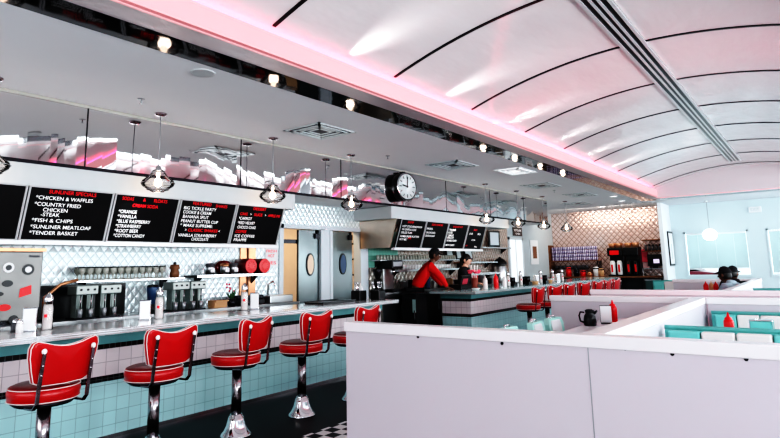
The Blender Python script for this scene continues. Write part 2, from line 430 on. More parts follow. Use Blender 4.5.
# window side wall with five openings
b = MB(); ops = [(-2,1), (2,5), (6,9), (10,13), (14,17.4)]
b.box((XR, YB, 0), (XR+.12, YF, .8)); b.box((XR, YB, 2.5), (XR+.12, YF, ZC))
ys = [YB] + [v for o in ops for v in o] + [YF]
for i in range(0, len(ys), 2): b.box((XR, ys[i], .8), (XR+.12, ys[i+1], 2.5))
struct(b.build('wall_right', m_white))
sbox('ground', (-30, YF+.2, -.12), (30, 60, -.05), m_ground)
sbox('ground.001', (XR+.2, -20, -.12), (40, YF+.2, -.05), m_ground)
# windows in the far wall
for k, (x0, x1) in enumerate((W1, W2)):
    f = MB(); w = .045
    f.box((x0, YF-.015, WZ[0]), (x0+w, YF+.05, WZ[1])); f.box((x1-w, YF-.015, WZ[0]), (x1, YF+.05, WZ[1]))
    f.box((x0, YF-.015, WZ[1]-w), (x1, YF+.05, WZ[1])); f.box((x0, YF-.03, WZ[0]-.02), (x1, YF+.05, WZ[0]+w))
    fo = struct(f.build('window_%d' % (k+1), m_wallp))
    bx('window_pane', (x0+w, YF+.05, WZ[0]+w), (x1-w, YF+.055, WZ[1]-w), m_pane, fo)
    t = thing('window_blind', 'pale slatted blind lowered over the far window %s' % ('behind the seated customers' if k == 0 else 'at the right edge of the photo'), 'blind', (x0+.06, YF-.01, 0))
    b = MB(); zb = 1.06 if k == 0 else .92; z = zb+.03
    while z < WZ[1]-.09:
        b.quad((0, .030, z-.002), (x1-x0-.12, .030, z-.002), (x1-x0-.12, .004, z+.058), (0, .004, z+.058)); z += .055
    b.build('slats', m_blind, t)
    bx('headrail', (0, -.01, WZ[1]-.09), (x1-x0-.12, .03, WZ[1]-.05), m_white, t)
    bx('bottom_rail', (0, 0, zb), (x1-x0-.12, .02, zb+.02), m_white, t)
    c = MB()
    for u in (.2, .5, .8): c.cyl(((x1-x0-.12)*u, .0, zb), ((x1-x0-.12)*u, .0, WZ[1]-.06), .003, seg=5)
    c.build('cord', m_white, t)
sbox('baseboard_far', (-3.42, YF-.015, 0), (XR, YF, .1), m_white)

# mirrored soffit over the aisle
b = MB()
b.box((WX, YB, ZM), (MX-.012, 14.1, ZC)); struct(b.build('wall_soffit', m_white))
ms = [-1.1, .70, 2.49, 4.32, 6.14, 7.7, 9.1, 10.9, 12.63, 14.1]
b = MB(); b.box((MX-.012, -2.9, ZM+.02), (MX, 14.1, ZC-.02)); b.box((WX, 14.1, ZM+.02), (MX, 14.112, ZC-.02)); struct(b.build('wall_soffit_mirror', m_mirror))
for i, y in enumerate(ms[:-1]): sbox('trim_%d' % (30+i), (MX, y-.006, ZM+.02), (MX+.004, y+.006, ZC-.02), m_black)
sbox('trim_40', (MX-.012, YB, ZM-.012), (MX+.012, 14.12, ZM+.02), m_dark)
sbox('trim_41', (MX-.005, YB, ZC-.028), (MX+.02, 14.12, ZC-.002), mat('mirror_top_trim', (.42,.40,.36), .4))
# white fascias the menu boards hang from
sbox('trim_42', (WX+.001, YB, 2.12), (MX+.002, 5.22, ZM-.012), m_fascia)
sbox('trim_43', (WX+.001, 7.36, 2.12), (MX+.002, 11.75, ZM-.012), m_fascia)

# kitchen doors
fr = MB(); e = .02
fr.box((WX-.02, 5.66, 0), (WX+e, 5.74, 2.0)); fr.box((WX-.14, 6.53, 0), (WX+e, 6.61, 1.95)); fr.box((WX-.14, 6.74, 0), (WX+e, 6.80, 1.95))
fr.box((WX-.14, 7.50, 0), (WX+e, 7.70, 1.95)); fr.box((WX-.14, 5.66, 1.94), (WX+e, 7.72, 2.0)); fr.box((WX-.12, 6.61, 0), (WX+.008, 6.74, 1.95))
struct(fr.build('door_frame', mat('door_frame_paint', (.62,.68,.72), .35)))
def swing_door(n, y0, y1, dx, label, oval, tone):
    w = y1-y0
    d = MB().box((0, 0, .02), (.045, w, 1.93)).build('door_%d' % n, m_steeld, bevel=.004); struct(d)
    d.location = (WX-.07, y0, 0)
    if dx: d.rotation_euler = (0,0,dx)
    M = Matrix.Translation((.045, w*.5+.02, 1.40)) @ Matrix.Rotation(pi/2, 4, 'Y')
    def ell(a, b_, n=28): return [(a*cos(2*pi*i/n), b_*sin(2*pi*i/n)) for i in range(n)]
    MB().prism(ell(.175, .088), 0, .012, M).build('window_rim', m_black, d)
    MB().prism(ell(.15, .066), .012, .016, M).build('window_pane', tone, d)
    bx('kick_plate', (.045, .03, .05), (.049, w-.03, .45), m_steel, d)
    MB().box((.045, w-.11, 1.80), (.075, w-.02, 1.88)).cyl((.06, w-.06, 1.88), (.06, w-.06, 1.93), .015).build('closer', m_dark, d)
    return d
swing_door(1, 6.085, 6.53, 0, '', True, m_tan)
swing_door(2, 6.80, 7.33, 0, '', True, m_blue)
bx('door_bracket', (WX-.10, 5.76, 1.72), (WX-.06, 6.10, 1.78), m_dark).__setitem__('kind', 'structure')
# shelving seen through the right doorway
t = thing('kitchen_shelf', 'dark kitchen rack seen through the gap beside the right steel door', 'shelf', (-6.9, 7.38, 0))
for i in range(6): bx('shelf_board', (-.1, 0, .35+.28*i), (.1, .6, .38+.28*i), m_dark, t)
bx('upright', (-.1, 0, 0), (-.07, .03, 1.9), m_grey, t); bx('upright', (-.1, .57, 0), (-.07, .6, 1.9), m_grey, t)

# ------------------------------------------------------------------ text
def text_mesh(lines):
    """lines: (string, u, v, width, height) -> bmesh in local (u right, v up) coordinates"""
    out = bmesh.new()
    for s_, u, v, w, h in lines:
        cu = bpy.data.curves.new('t', 'FONT'); cu.body = s_; cu.size = 1; cu.offset = .004
        o = bpy.data.objects.new('t', cu); COL.objects.link(o)
        bpy.context.view_layer.update()
        me = bpy.data.meshes.new_from_object(o.evaluated_get(bpy.context.evaluated_depsgraph_get()))
        COL.objects.unlink(o); bpy.data.objects.remove(o); bpy.data.curves.remove(cu)
        if not me.vertices: continue
        x0 = min(p.co.x for p in me.vertices); x1 = max(p.co.x for p in me.vertices); 
        for p in me.vertices:
            p.co = Vector((u+(p.co.x-x0)/(x1-x0)*w, v+p.co.y/.73*h, 0))
        out.from_mesh(me); bpy.data.meshes.remove(me)
    return out
def add_text(name, lines, m, parent, M, cap=None):
    bm_ = text_mesh(lines); bm_.transform(M)
    me = bpy.data.meshes.new(name); bm_.to_mesh(me); bm_.free(); me.materials.append(m)
    o = bpy.data.objects.new(name, me); COL.objects.link(o); o.parent = parent; return o

# ------------------------------------------------------------------ menu boards
BT, BB = Vector((MX, 0, 2.118)), Vector((MX-.155, 0, 1.655))   # top and bottom edge of the tilted boards
bv = (BT-BB); BHt = bv.length; bv.normalize(); bn = Y.cross(bv).normalized()
def board_frame(y):  # local x = along wall, local y = up the board, local z = toward the room
    return Matrix(((0, bv.x, bn.x, BB.x), (1, bv.y, bn.y, y), (0, bv.z, bn.z, BB.z), (0,0,0,1)))
CW = .029
def menu_board(y0, y1, label, red, white):
    t = thing('menu_board', label, 'menu board', (0,0,0))
    M = board_frame(y0); W = y1-y0
    MB().box((0, 0, -.03), (W, BHt, 0), M).build('panel', m_board, t)
    f = MB()
    for u in (0, W-.016): f.box((u, 0, -.032), (u+.016, BHt, .012), M)
    f.box((0, -.012, -.032), (W, .004, .012), M); f.box((0, BHt-.004, -.032), (W, BHt+.008, .012), M)
    f.build('frame', mat('board_frame', (.55,.56,.57), .35, .3), t)
    T = M @ Matrix.Translation((0, 0, .003))
    def conv(L): return [(s_, u, BHt-v-.036, (len(s_)*CW if w is None else w), .036) for s_, u, v, w in L]
    if red: add_text('heading_lettering', conv(red), m_redtxt, t, T)
    if white: add_text('lettering', conv(white), m_whtxt, t, T)
    return t
menu_board(.50, 1.25, 'black menu board without lettering, furthest from the kitchen doors', [], [])
menu_board(1.262, 2.02, 'black menu board left of the sunliner specials board, cut by the photo edge', [], [])
menu_board(2.03, 2.79, 'black menu board headed sunliner specials, listing chicken and meatloaf', [('SUNLINER SPECIALS', .17, .015, .42)],
    [('*CHICKEN & WAFFLES', .07, .075, .50), ('*COUNTRY FRIED', .07, .135, .40), ('CHICKEN', .15, .185, .21), ('-STEAK', .14, .230, .16), ('*FISH & CHIPS', .075, .285, .35), ('*SUNLINER MEATLOAF', .075, .345, .53), ('*TENDER BASKET', .075, .402, .42)])
menu_board(2.80, 3.515, 'black menu board headed sodas and floats, listing orange to cotton candy', [('SODAS', .08, .02, .12), ('&', .30, .02, .03), ('FLOATS', .42, .02, .15), ('CREAM SODA', .20, .085, .28)],
    [('*ORANGE', .07, .155, .19), ('*VANILLA', .07, .205, .20), ('*BLUE RASPBERRY', .07, .255, .36), ('*STRAWBERRY', .07, .305, .27), ('*ROOT BEER', .07, .355, .25), ('*COTTON CANDY', .07, .405, .33)])
menu_board(3.525, 4.275, 'black menu board headed featured shakes, listing banana split and peanut butter cup', [('FEATURED', .16, .012, .24), ('SHAKES', .46, .02, .16), ('CLASSIC SHAKES', .17, .318, .39)],
    [('BIG TICKLE PARTY', .06, .068, .42), ('COOKIE & CREAM', .06, .115, .36), ('BANANA SPLIT', .07, .165, .33), ('PEANUT BUTTER CUP', .06, .215, .48), ('* MAKE SUPREME:', .06, .265, .42), ('>', .13, .318, .02), ('<', .575, .318, .02), ('VANILLA STRAWBERRY', .06, .378, .50), ('CHOCOLATE', .24, .422, .22)])
menu_board(4.285, 5.035, 'black menu board headed dessert, last before the steel kitchen doors', [('DESSERT', .25, .015, .20), ('CAKE', .07, .088, .11), ('SLICE', .28, .088, .13), ('APPLE PIE', .50, .088, .20), ('COFFEE', .06, .310, .16)],
    [('>', .22, .088, .02), ('>', .45, .088, .02), ('*CARROT', .06, .145, .20), ('*RED VELVET', .06, .200, .26), ('CHOCO CAKE', .07, .255, .28), ('ICE COFFEE', .06, .365, .30), ('FRAPPE', .06, .415, .19)])
menu_board(7.64, 8.40, 'black menu board with a red badge, left end of the row right of the doors', [('SUNLINER', .20, .02, .18), ('PIE', .33, .30, .08)],
    [('HOT DOG SANDWICH', .08, .095, .58), ('W/ CHIPS & COLE', .08, .150, .42), ('GRILLED TUNA', .08, .205, .32), ('HAMBURGER PLATTER', .08, .270, .56), ('PATTY MELT', .08, .325, .22)])
menu_board(8.41, 9.16, 'black menu board with three white lines, second right of the kitchen doors', [('SIDES & MORE', .18, .03, .38)],
    [('FRIES', .06, .11, .18), ('ONION RINGS', .06, .18, .30), ('SIDE SALAD', .06, .24, .30)])
menu_board(9.17, 9.92, 'black menu board with a red heading, third right of the kitchen doors', [('BREAKFAST', .18, .035, .36)],
    [('PANCAKES', .06, .10, .24), ('EGGS', .06, .155, .14), ('OMELET', .07, .21, .20), ('BISCUIT', .07, .255, .22), ('SUNRISE PLATE', .06, .31, .36), ('HOT CAKES', .06, .40, .32)])
menu_board(9.93, 10.66, 'black menu board with scattered small lettering, last right of the kitchen doors', [('KIDS', .25, .07, .14), ('NEW', .07, .40, .07)],
    [('JUICE', .10, .15, .14), ('MILK', .45, .15, .14), ('SODA', .25, .28, .16), ('TEA', .42, .42, .12)])
sbox('trim_44', (MX-.20, .45, 1.61), (MX-.13, 5.06, 1.648), m_white)
sbox('trim_45', (MX-.20, 7.60, 1.61), (MX-.13, 10.72, 1.648), m_white)
# closing cheeks of the menu hood
b = MB()
for y in (7.50, 10.72):
    b.mi = 0; b.prism([(MX-.01, 2.12), (MX-.16, 1.65), (WX+.002, 1.65), (WX+.002, 2.12)], y, y+.03, Matrix(((1,0,0,0),(0,0,1,0),(0,1,0,0),(0,0,0,1))))
struct(b.build('trim_46', mat('warm_steel_cheek', (.60,.50,.42), .3, .8, noise=.3, nscale=3)))
sbox('wall_tile_patch', (WX, 7.72, 1.33), (WX+.01, 8.6, 1.98), m_green)

# ------------------------------------------------------------------ counters
def counter(name, label, x0, xe, xp, y0, y1, endpanel=False, top=m_ctop):
    """x0 back edge of top, xe front edge of top, xp front panel"""
    t = thing(name, label, 'counter', (0,0,0))
    ov = .30 if endpanel else .0
    tp = MB().box((x0, y0, .862), (xe, y1, .90)).build('countertop', top, t, bevel=.006)
    ed = MB()
    for i in range(3):
        z = .855+.0165*i
        ed.box((xe, y0, z), (xe+.010, y1, z+.012))
        if endpanel: ed.box((x0, y0-.010, z), (xe+.01, y0, z+.012))
        else: ed.box((x0, y1, z), (xe, y1+.010, z+.012))
    ed.build('metal_edge', m_edge, t)
    ya = y0+ov; yb = y1-.12
    def band(nm, za, zb, m, out=0):
        MB().box((x0+.06, ya-out, za), (xp+out, yb, zb)).build(nm, m, t)
    band('teal_band', .762, .862, m_tealdk, .03)
    band('black_tile_band', .720, .762, m_tblack, .004)
    band('white_tile_band', .504, .720, m_twhite)
    band('black_tile_band', .458, .504, m_tblack, .004)
    band('mint_tile_band', .030, .458, m_tmint)
    band('base_strip', .0, .030, m_chrome, .012)
    return t
counter('diner_counter', 'long mint and white tiled counter behind the near row of red stools', -5.32, -4.62, -4.84, -2.2, 6.30)
counter('diner_counter', 'teal topped tiled counter behind the far row of red stools', -5.50, -4.60, -4.86, 8.42, 16.9, True, m_tealtop)
# low back counters along the wall
def back_counter(y0, y1, label, x=WX, m=m_steel, dp=.56):
    t = thing('back_counter', label, 'counter', (0,0,0))
    bx('worktop', (x+.002, y0, .86), (x+dp, y1, .90), m, t, .004)
    bx('toe_kick', (x+.002, y0+.02, 0), (x+dp-.10, y1-.02, .08), m_dark, t)
    bx('cabinet', (x+.002, y0+.01, .08), (x+dp-.04, y1-.01, .86), m_steel, t)
    n = max(2, int((y1-y0)/.6))
    for i in range(n):
        a = y0+(y1-y0)*i/n+.02; c = y0+(y1-y0)*(i+1)/n-.02
        d = bx('door', (x+dp-.04, a, .14), (x+dp-.025, c, .82), m_steeld, t)
        bx('handle', (x+dp-.025, c-.05, .5), (x+dp-.01, c-.03, .66), m_chrome, d)
    return t
back_counter(-1.5, 5.55, 'steel back counter under the glass shelf, left of the kitchen doors')
back_counter(7.62+.1, 13.2, 'steel back counter behind the staff, right of the kitchen doors', dp=.34)
# black till cabinet at the end of the far counter
t = thing('till_cabinet', 'black cabinet at the near end of the teal counter beside the red-shirted worker', 'cabinet', (-5.83, 8.06, 0))
bx('body', (0,0,0), (.30,.33,.86), m_black, t, .005); bx('worktop', (-.02,-.02,.86), (.31,.335,.89), m_dark, t, .004); bx('door', (.04,-.012,.1), (.30,0,.8), m_black, t); bx('handle', (.26,-.03,.45), (.28,-.012,.6), m_chrome, t)
bx('notice', (.22,-.016,.56), (.29,-.012,.78), mat('pale_notice', (.35,.5,.5), .6), t)

# ------------------------------------------------------------------ bar stools
def make_stool(label):
    t = thing('counter_stool', label, 'stool', (0,0,0))
    # seat: round cushion with white piping
    MB().lathe([(0,.515),(.165,.515),(.185,.53),(.19,.575),(.182,.605),(.15,.622),(.06,.628),(0,.628)], seg=36, cap=False).build('seat', m_red, t)
    MB().lathe([(0,.622),(.155,.622),(.163,.616)], seg=36, cap=False)
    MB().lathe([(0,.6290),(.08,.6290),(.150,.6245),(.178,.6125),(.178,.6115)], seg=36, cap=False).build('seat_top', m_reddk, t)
    def ringpts(r, z, n=40): return [(r*cos(2*pi*i/n), r*sin(2*pi*i/n), z) for i in range(n)]
    MB().tube(ringpts(.186,.606), .0032, 6, True).tube(ringpts(.186,.527), .0032, 6, True).build('seat_piping', m_pipe, t)
    MB().lathe([(0,.49),(.15,.49),(.175,.515),(0,.515)], seg=32, cap=False).build('seat_pan', m_dark, t)
    # back: shield shape, slightly curved, facing -x (backrest on the +x side)
    import math as mm
    n = 9
    def outline():
        top = []
        pts = [(-.170,.655),(-.125,.632),(0,.628),(.125,.632),(.170,.655),(.188,.72),(.205,.80),(.208,.855),(.198,.885),(.178,.896),(.145,.888),(.09,.870),(.04,.860),(0,.857),(-.04,.860),(-.09,.870),(-.145,.888),(-.178,.896),(-.198,.885),(-.208,.855),(-.205,.80),(-.188,.72)]
        return pts
    def bend(y, z, d):  # d: 0 inner face, 1 outer face
        x = .150 + (z-.63)*.16 - .55*y*y + d*.042
        return (x, y, z)
    pts = outline()
    # densify
    P = []
    for i in range(len(pts)):
        a, c = pts[i], pts[(i+1) % len(pts)]
        P += [a, ((a[0]+c[0])/2, (a[1]+c[1])/2)]
    bm = bmesh.new()
    cy, cz = 0, .765
    layers = []
    for d, s_ in ((0,.90),(.0,.97),(.25,1.0),(.75,1.0),(1.0,.97),(1.0,.90)):
        off = {0:0}.get(d, d)
        ringv = []
        for (y, z) in P:
            yy = cy+(y-cy)*s_; zz = cz+(z-cz)*s_
            ringv.append(bm.verts.new(bend(yy, zz, d)))
        layers.append(ringv)
    def innerrings(base, d, bulge):
        prev = base; res = []
        for s_ in (.7,.45,.2):
            rv = [bm.verts.new(Vector(bend(cy+(y-cy)*s_*.97, cz+(z-cz)*s_*.97, d))+Vector((bulge*(1-s_),0,0))) for (y,z) in P]
            for i in range(len(P)):
                bm.faces.new((prev[i], prev[(i+1)%len(P)], rv[(i+1)%len(P)], rv[i]))
            prev = rv
        bm.faces.new(prev)
    for A, B in zip(layers, layers[1:]):
        for i in range(len(P)): bm.faces.new((A[i], A[(i+1)%len(P)], B[(i+1)%len(P)], B[i]))
    innerrings(layers[0], 0, -.012); innerrings(layers[-1], 1, .010)
    for f in bm.faces: f.smooth = True
    mb = MB(); mb.bm.free(); mb.bm = bm
    mb.build('backrest', m_red, t)
    pp = MB()
    pp.tube([Vector(bend(cy+(y-cy)*1.0, cz+(z-cz)*1.0, .12)) for y, z in P], .0030, 6, True)
    pp.tube([Vector(bend(cy+(y-cy)*1.0, cz+(z-cz)*1.0, .9)) for y, z in P], .0030, 6, True)
    pp.build('back_piping', m_pipe, t)
    for sy in (-1, 1):
        y = sy*.152
        path = [(.08, y, .500), (.165, y, .502), (.196, y, .535), (.206, y, .62), (.222, y, .72), (.236, y, .80), (.243, y, .838)]
        br = MB()
        for a, c in zip(path, path[1:]):
            a, c = Vector(a), Vector(c); dd = (c-a).normalized(); nn = dd.cross(Y).normalized()
            M = Matrix.Translation((a+c)/2) @ Matrix((( dd.x, 0, nn.x, 0),(dd.y, 1, nn.y, 0),(dd.z, 0, nn.z, 0),(0,0,0,1)))
            L = (c-a).length
            br.box((-L/2-.004, -.011, -.006), (L/2+.004, .011, .006), M)
        bo = br.build('back_bracket', m_dchrome, t, bevel=.002)
        MB().sphere((.240, y, .838), .016, sc=(.7,1,1.15)).build('bracket_cap', m_pipe, bo)
        k = MB()
        for q in ((.226, .70), (.234, .755)): k.sphere((q[0]+.001, y, q[1]), .006, u=8, v=6)
        k.build('bolt', m_chrome, bo)
    MB().cyl((0,0,.12), (0,0,.55), .040, seg=24).build('column', m_column, t)
    MB().lathe([(0,.0),(.128,.0),(.130,.008),(.118,.022),(.098,.045),(.080,.085),(.068,.125),(.060,.150),(.050,.155),(.050,.17),(0,.17)], seg=32, cap=False).build('base', m_chrome, t)
    for ch in t.children:
        kind_ = ch.name.split('.')[0]
        if kind_ not in ('column', 'base'): ch.location.z += .052
        if kind_.startswith('seat'): ch.scale = (1.08, 1.08, .95); ch.location.z += .026; ch.location.x -= .012
    return t
ords = ['first red diner stool from the left of the near counter', 'second red diner stool from the left of the near counter', 'third red diner stool from the left of the near counter', 'fourth red diner stool, its flared chrome base fully in view', 'fifth red diner stool, half hidden by the white partition corner']
st0 = make_stool(ords[0]); tag(st0, group='red stools along the near counter'); st0.location = (-4.0, 1.66, 0); st0.rotation_euler = (0,0,radians(6))
for lab, y, rz in zip(ords[1:], (2.405, 3.145, 3.895, 4.635), (3, 15, 3, 6)): dup(st0, (-4.0, y, 0), radians(rz), lab)
far_l = ['first red stool at the teal counter, seat in full side view', 'second red stool along the teal counter', 'third red stool along the teal counter', 'fourth red stool along the teal counter', 'fifth red stool along the teal counter', 'sixth red stool along the teal counter', 'seventh red stool, at the far end of the teal counter']
for lab, y, rz in zip(far_l, (9.22, 10.01, 10.72, 11.59, 12.44, 13.08, 13.79), (-4, -13, -9, -16, -12, -8, -12)): dup(st0, (-4.02, y, 0), radians(rz), lab, 'red stools along the teal counter')

# ------------------------------------------------------------------ booth partitions (white half walls with caps)
def partition(name, label, a, b, th=.10, h=.98, axis='x', screws=(), seam=()):
    t = thing(name, label, 'partition', (0,0,0))
    o = .012
    if axis == 'x':
        x0, x1, y = a[0], b[0], a[1]
        bx('panel', (x0+o, y+o, 0), (x1, y+th-o, h-.062), m_partw, t)
        bx('cap', (x0, y, h-.062), (x1, y+th, h), m_cap, t, .006)
        for sx in seam: bx('seam', (sx-.002, y+o-.002, 0), (sx+.002, y+o, h-.062), m_grey, t)
        for (sx, sz) in screws: MB().cyl((sx, y+o-.004, sz), (sx, y+o, sz), .009, seg=10).build('screw', m_dark, t)
    else:
        y0, y1, x = a[1], b[1], a[0]
        bx('panel', (x+o, y0, 0), (x+th-o, y1, h-.062), m_partw, t)
        bx('cap', (x, y0, h-.062), (x+th, y1, h), m_cap, t, .006)
    return t
partition('booth_partition', 'large white partition across the foreground with a pale cap', (-2.64, 2.96), (1.9, 0), seam=(-.992,), screws=((-2.035,.915),(-1.469,.910),(-.81,.925),(-.60,.915),(-.305,.915)))
partition('booth_partition', 'white partition cap running away from the foreground between booth and chairs', (-1.05, 3.061), (0, 6.299), axis='y', th=.12)
partition('booth_partition', 'white partition behind the black coffee pot and table', (-2.50, 6.30), (-.93, 0))
partition('booth_partition', 'white partition closing the teal booth behind its second bench', (-.93+.001, 6.30), (1.9, 0))
partition('booth_partition', 'white partition past the cross aisle, in front of the stool row end', (-2.50, 7.73), (1.9, 0))
partition('booth_partition', 'white partition running back beside the customer in the grey hoodie', (-.98, 7.831), (0, 12.4), axis='y')
partition('booth_partition', 'farthest white partition behind the red sauce bottles near the window', (-2.30, 12.0), (-.985, 0))
# teal and cream booth benches
def bench(label, x0, x1, y, back, facing=-1, offs=0, end=False):
    """y: rear line of the backrest; the seat is on the camera side when facing=-1"""
    t = thing('booth_bench', label, 'bench', (0, y, 0))
    bx('base', (x0+.02, -.52, 0), (x1, -.02, .30), m_partw, t)
    bx('seat', (x0, -.56, .30), (x1, -.10, .46), m_teal, t, .02)
    bx('back_core', (x0, -.07, .30), (x1, 0, back-.03), m_teal, t, .01)
    MB().cyl((x0, -.045, back-.016), (x1, -.045, back-.016), .016, seg=12).build('top_roll', m_teal, t)
    i = 0; xx = x0+.03; w = .20 if back > .88 else .18
    seq = offs
    while xx < x1-.05:
        m = (m_teal, m_cream, m_cream)[(i+offs) % 3]
        xe = min(xx+w, x1)
        bx('back_cushion', (xx+.004, -.135, .46), (xe-.004, -.07, back-.03), m, t, .012)
        xx = xe; i += 1
    if back < .93:
        i = 0
    return t
bench('near bench of the teal booth, top edge just above the foreground partition', -.915, 1.6, 4.42, .905)
bench('far bench of the teal booth, behind the red ketchup bottle', -.88, 1.6, 6.27, .865)
bench('teal bench glimpsed past the cross aisle near the right edge', -.80, 1.5, 9.6, .93)
bench('teal bench under the far window where the customers sit', -2.9, -1.0, 13.2, .93)
def table(name, label, c, w, d, h=.75, m=None):
    t = thing(name, label, 'table', (c[0], c[1], 0))
    bx('tabletop', (-w/2, -d/2, h-.035), (w/2, d/2, h), m or m_cap, t, .006)
    MB().box((-w/2-.004, -d/2-.004, h-.033), (w/2+.004, -d/2, h-.006)).box((w/2, -d/2, h-.033), (w/2+.004, d/2, h-.006)).build('metal_edge', m_chrome, t)
    MB().cyl((0,0,.03), (0,0,h-.035), .04).build('column', m_chrome, t)
    MB().lathe([(0,0),(.26,0),(.26,.012),(.05,.035),(0,.035)], seg=28, cap=False).build('base', m_dark, t)
    return t
table('dining_table', 'pale table carrying the black coffee pot and ketchup', (-1.50, 5.28), .70, 1.98, .76)
table('booth_table', 'booth table between the two teal and cream benches', (.30, 5.12), 2.0, .62, .76)
table('booth_table', 'far table holding red sauce bottles in front of the customers', (-1.85, 11.55), .8, .6, .76)

# mint chairs
def mint_chair(label):
    t = thing('diner_chair', label, 'chair', (0,0,0))
    bx('seat', (-.02,-.21,.43), (.38,.21,.50), m_mint, t, .02)
    # backrest curved, widened at the top; white panel toward +x
    def back(th0, th1, s_, z0, z1, m, nm):
        b = MB(); n = 10
        def P(y, z, d): return Vector((-.03 - (z-.5)*.16 + .35*y*y + d, y, z))
        vs = []
        for d in (th0, th1):
            g = []
            for k in range(7):
                z = z0+(z1-z0)*k/6; wv = (.165+.05*(k/6))*s_*(1 - .18*(max(0,k-5)))
                g.append([b.bm.verts.new(P(-wv+2*wv*i/n, z, d)) for i in range(n+1)])
            vs.append(g)
        for g in vs:
            for k in range(6):
                for i in range(n): b.bm.faces.new((g[k][i], g[k][i+1], g[k+1][i+1], g[k+1][i]))
        A, B = vs
        for i in range(n):
            b.bm.faces.new((A[0][i], A[0][i+1], B[0][i+1], B[0][i])); b.bm.faces.new((A[6][i], A[6][i+1], B[6][i+1], B[6][i]))
        for k in range(6):
            b.bm.faces.new((A[k][0], A[k+1][0], B[k+1][0], B[k][0])); b.bm.faces.new((A[k][n], A[k+1][n], B[k+1][n], B[k][n]))
        for f in b.bm.faces: f.smooth = False
        return b.build(nm, m, t)
    back(-.03, .02, 1.0, .56, .905, m_mint, 'backrest'); back(.02, .032, .62, .60, .885, m_paper, 'back_panel')
    MB().tube([(-.085,-.06,.87),(-.095,-.055,.925),(-.095,.055,.925),(-.085,.06,.87)], .008, 8).build('grab_handle', m_chrome, t)
    for sx, sy in ((0,-1),(0,1),(1,-1),(1,1)):
        x = .35 if sx else -.01
        MB().tube([(x, sy*.18, .43), (x+(.02 if sx else -.03), sy*.195, 0)], .011, 8).build('leg', m_chrome, t)
    for sy in (-1, 1): MB().tube([(-.01, sy*.12, .46), (-.05, sy*.12, .6)], .010, 8).build('back_post', m_chrome, t)
    return t
mc = mint_chair('mint vinyl diner chair nearest the foreground partition, only its top showing'); mc['group'] = 'mint chairs beside the pale table'
mc.location = (-2.0, 4.32, 0); mc.scale = (.92,.76,.925)
dup(mc, (-1.98, 4.83, 0), radians(3), 'middle of the three mint vinyl chairs left of the coffee pot')
dup(mc, (-1.98, 5.24, 0), radians(-4), 'mint vinyl chair closest to the black coffee pot')

# ------------------------------------------------------------------ table top items
def coffee_pot(loc):
    t = thing('coffee_pot', 'black thermal coffee pot standing on the pale table', 'coffee pot', loc, radians(200)); t.scale = (.82,)*3
    MB().lathe([(0,0),(.062,0),(.068,.01),(.070,.07),(.062,.11),(.045,.135),(.048,.15),(.05,.155),(0,.155)], seg=24, cap=False).build('body', m_black, t)
    MB().lathe([(.05,.156),(.052,.17),(.03,.182),(0,.184)], seg=20, cap=False).build('lid', m_black, t)
    MB().tube([(.055,0,.145),(.10,0,.15),(.115,0,.11),(.105,0,.05),(.068,0,.035)], .010, 8).build('handle', m_black, t)
    MB().cyl((-.045,0,.135), (-.085,0,.165), .018, .010).build('spout', m_black, t)
coffee_pot((-1.78, 5.45, .76))
def squeeze_bottle(label, loc, m, h=.20, r=.032, group=None, cat='bottle'):
    t = thing('squeeze_bottle', label, cat, loc, group=group)
    MB().lathe([(0,0),(r,0),(r*1.03,.006),(r*1.03,h*.62),(r*.92,h*.70),(r*.6,h*.74),(0,h*.74)], seg=18, cap=False).build('body', m, t)
    MB().lathe([(r*.75,h*.73),(r*.75,h*.79),(r*.35,h*.82),(r*.12,h),(0,h)], seg=14, cap=False).build('nozzle', m, t)
    return t
squeeze_bottle('red ketchup bottle on the pale table behind the menu holder', (-1.69, 5.88, .76), m_redpl, .21, .038)
squeeze_bottle('red ketchup bottle between the teal and cream benches', (-.60, 5.0, .76), m_redpl, .19, .034)
def menu_holder(label, loc, rz, s_=1):
    t = thing('menu_holder', label, 'menu holder', loc, rz)
    bx('base', (-.05*s_,-.04,0), (.05*s_,.04,.012), m_black, t)
    bx('white_menu', (-.05*s_,-.022,.012), (.05*s_,-.012,.165), m_paper, t)
    bx('dark_menu', (-.052*s_,.0,.012), (.052*s_,.02,.17), m_black, t)
    return t
menu_holder('white menus standing in a black holder beside the coffee pot', (-1.70, 5.68, .76), radians(20), 1)
# framed card / dispenser on the booth table
t = thing('napkin_dispenser', 'chrome napkin dispenser with a green face on the booth table', 'dispenser', (-.39, 4.95, .76), 0)
bx('case', (-.075,-.045,0), (.075,.045,.15), m_chrome, t, .008); bx('face_plate', (-.062,-.05,.02), (.062,-.045,.135), m_teal, t); bx('napkins', (-.05,-.056,.03), (.05,-.05,.06), m_paper, t)
for i, (x, y, m, lab) in enumerate(((-1.66,11.45,m_redpl,'red sauce bottle on the far table, left one'), (-1.58,11.5,m_tanbox,'tan sauce bottle on the far table between red ones'), (-1.50,11.42,m_redpl,'red sauce bottle on the far table nearest the hooded customer'))):
    squeeze_bottle(lab, (x, y, .76), m, .20, .04)

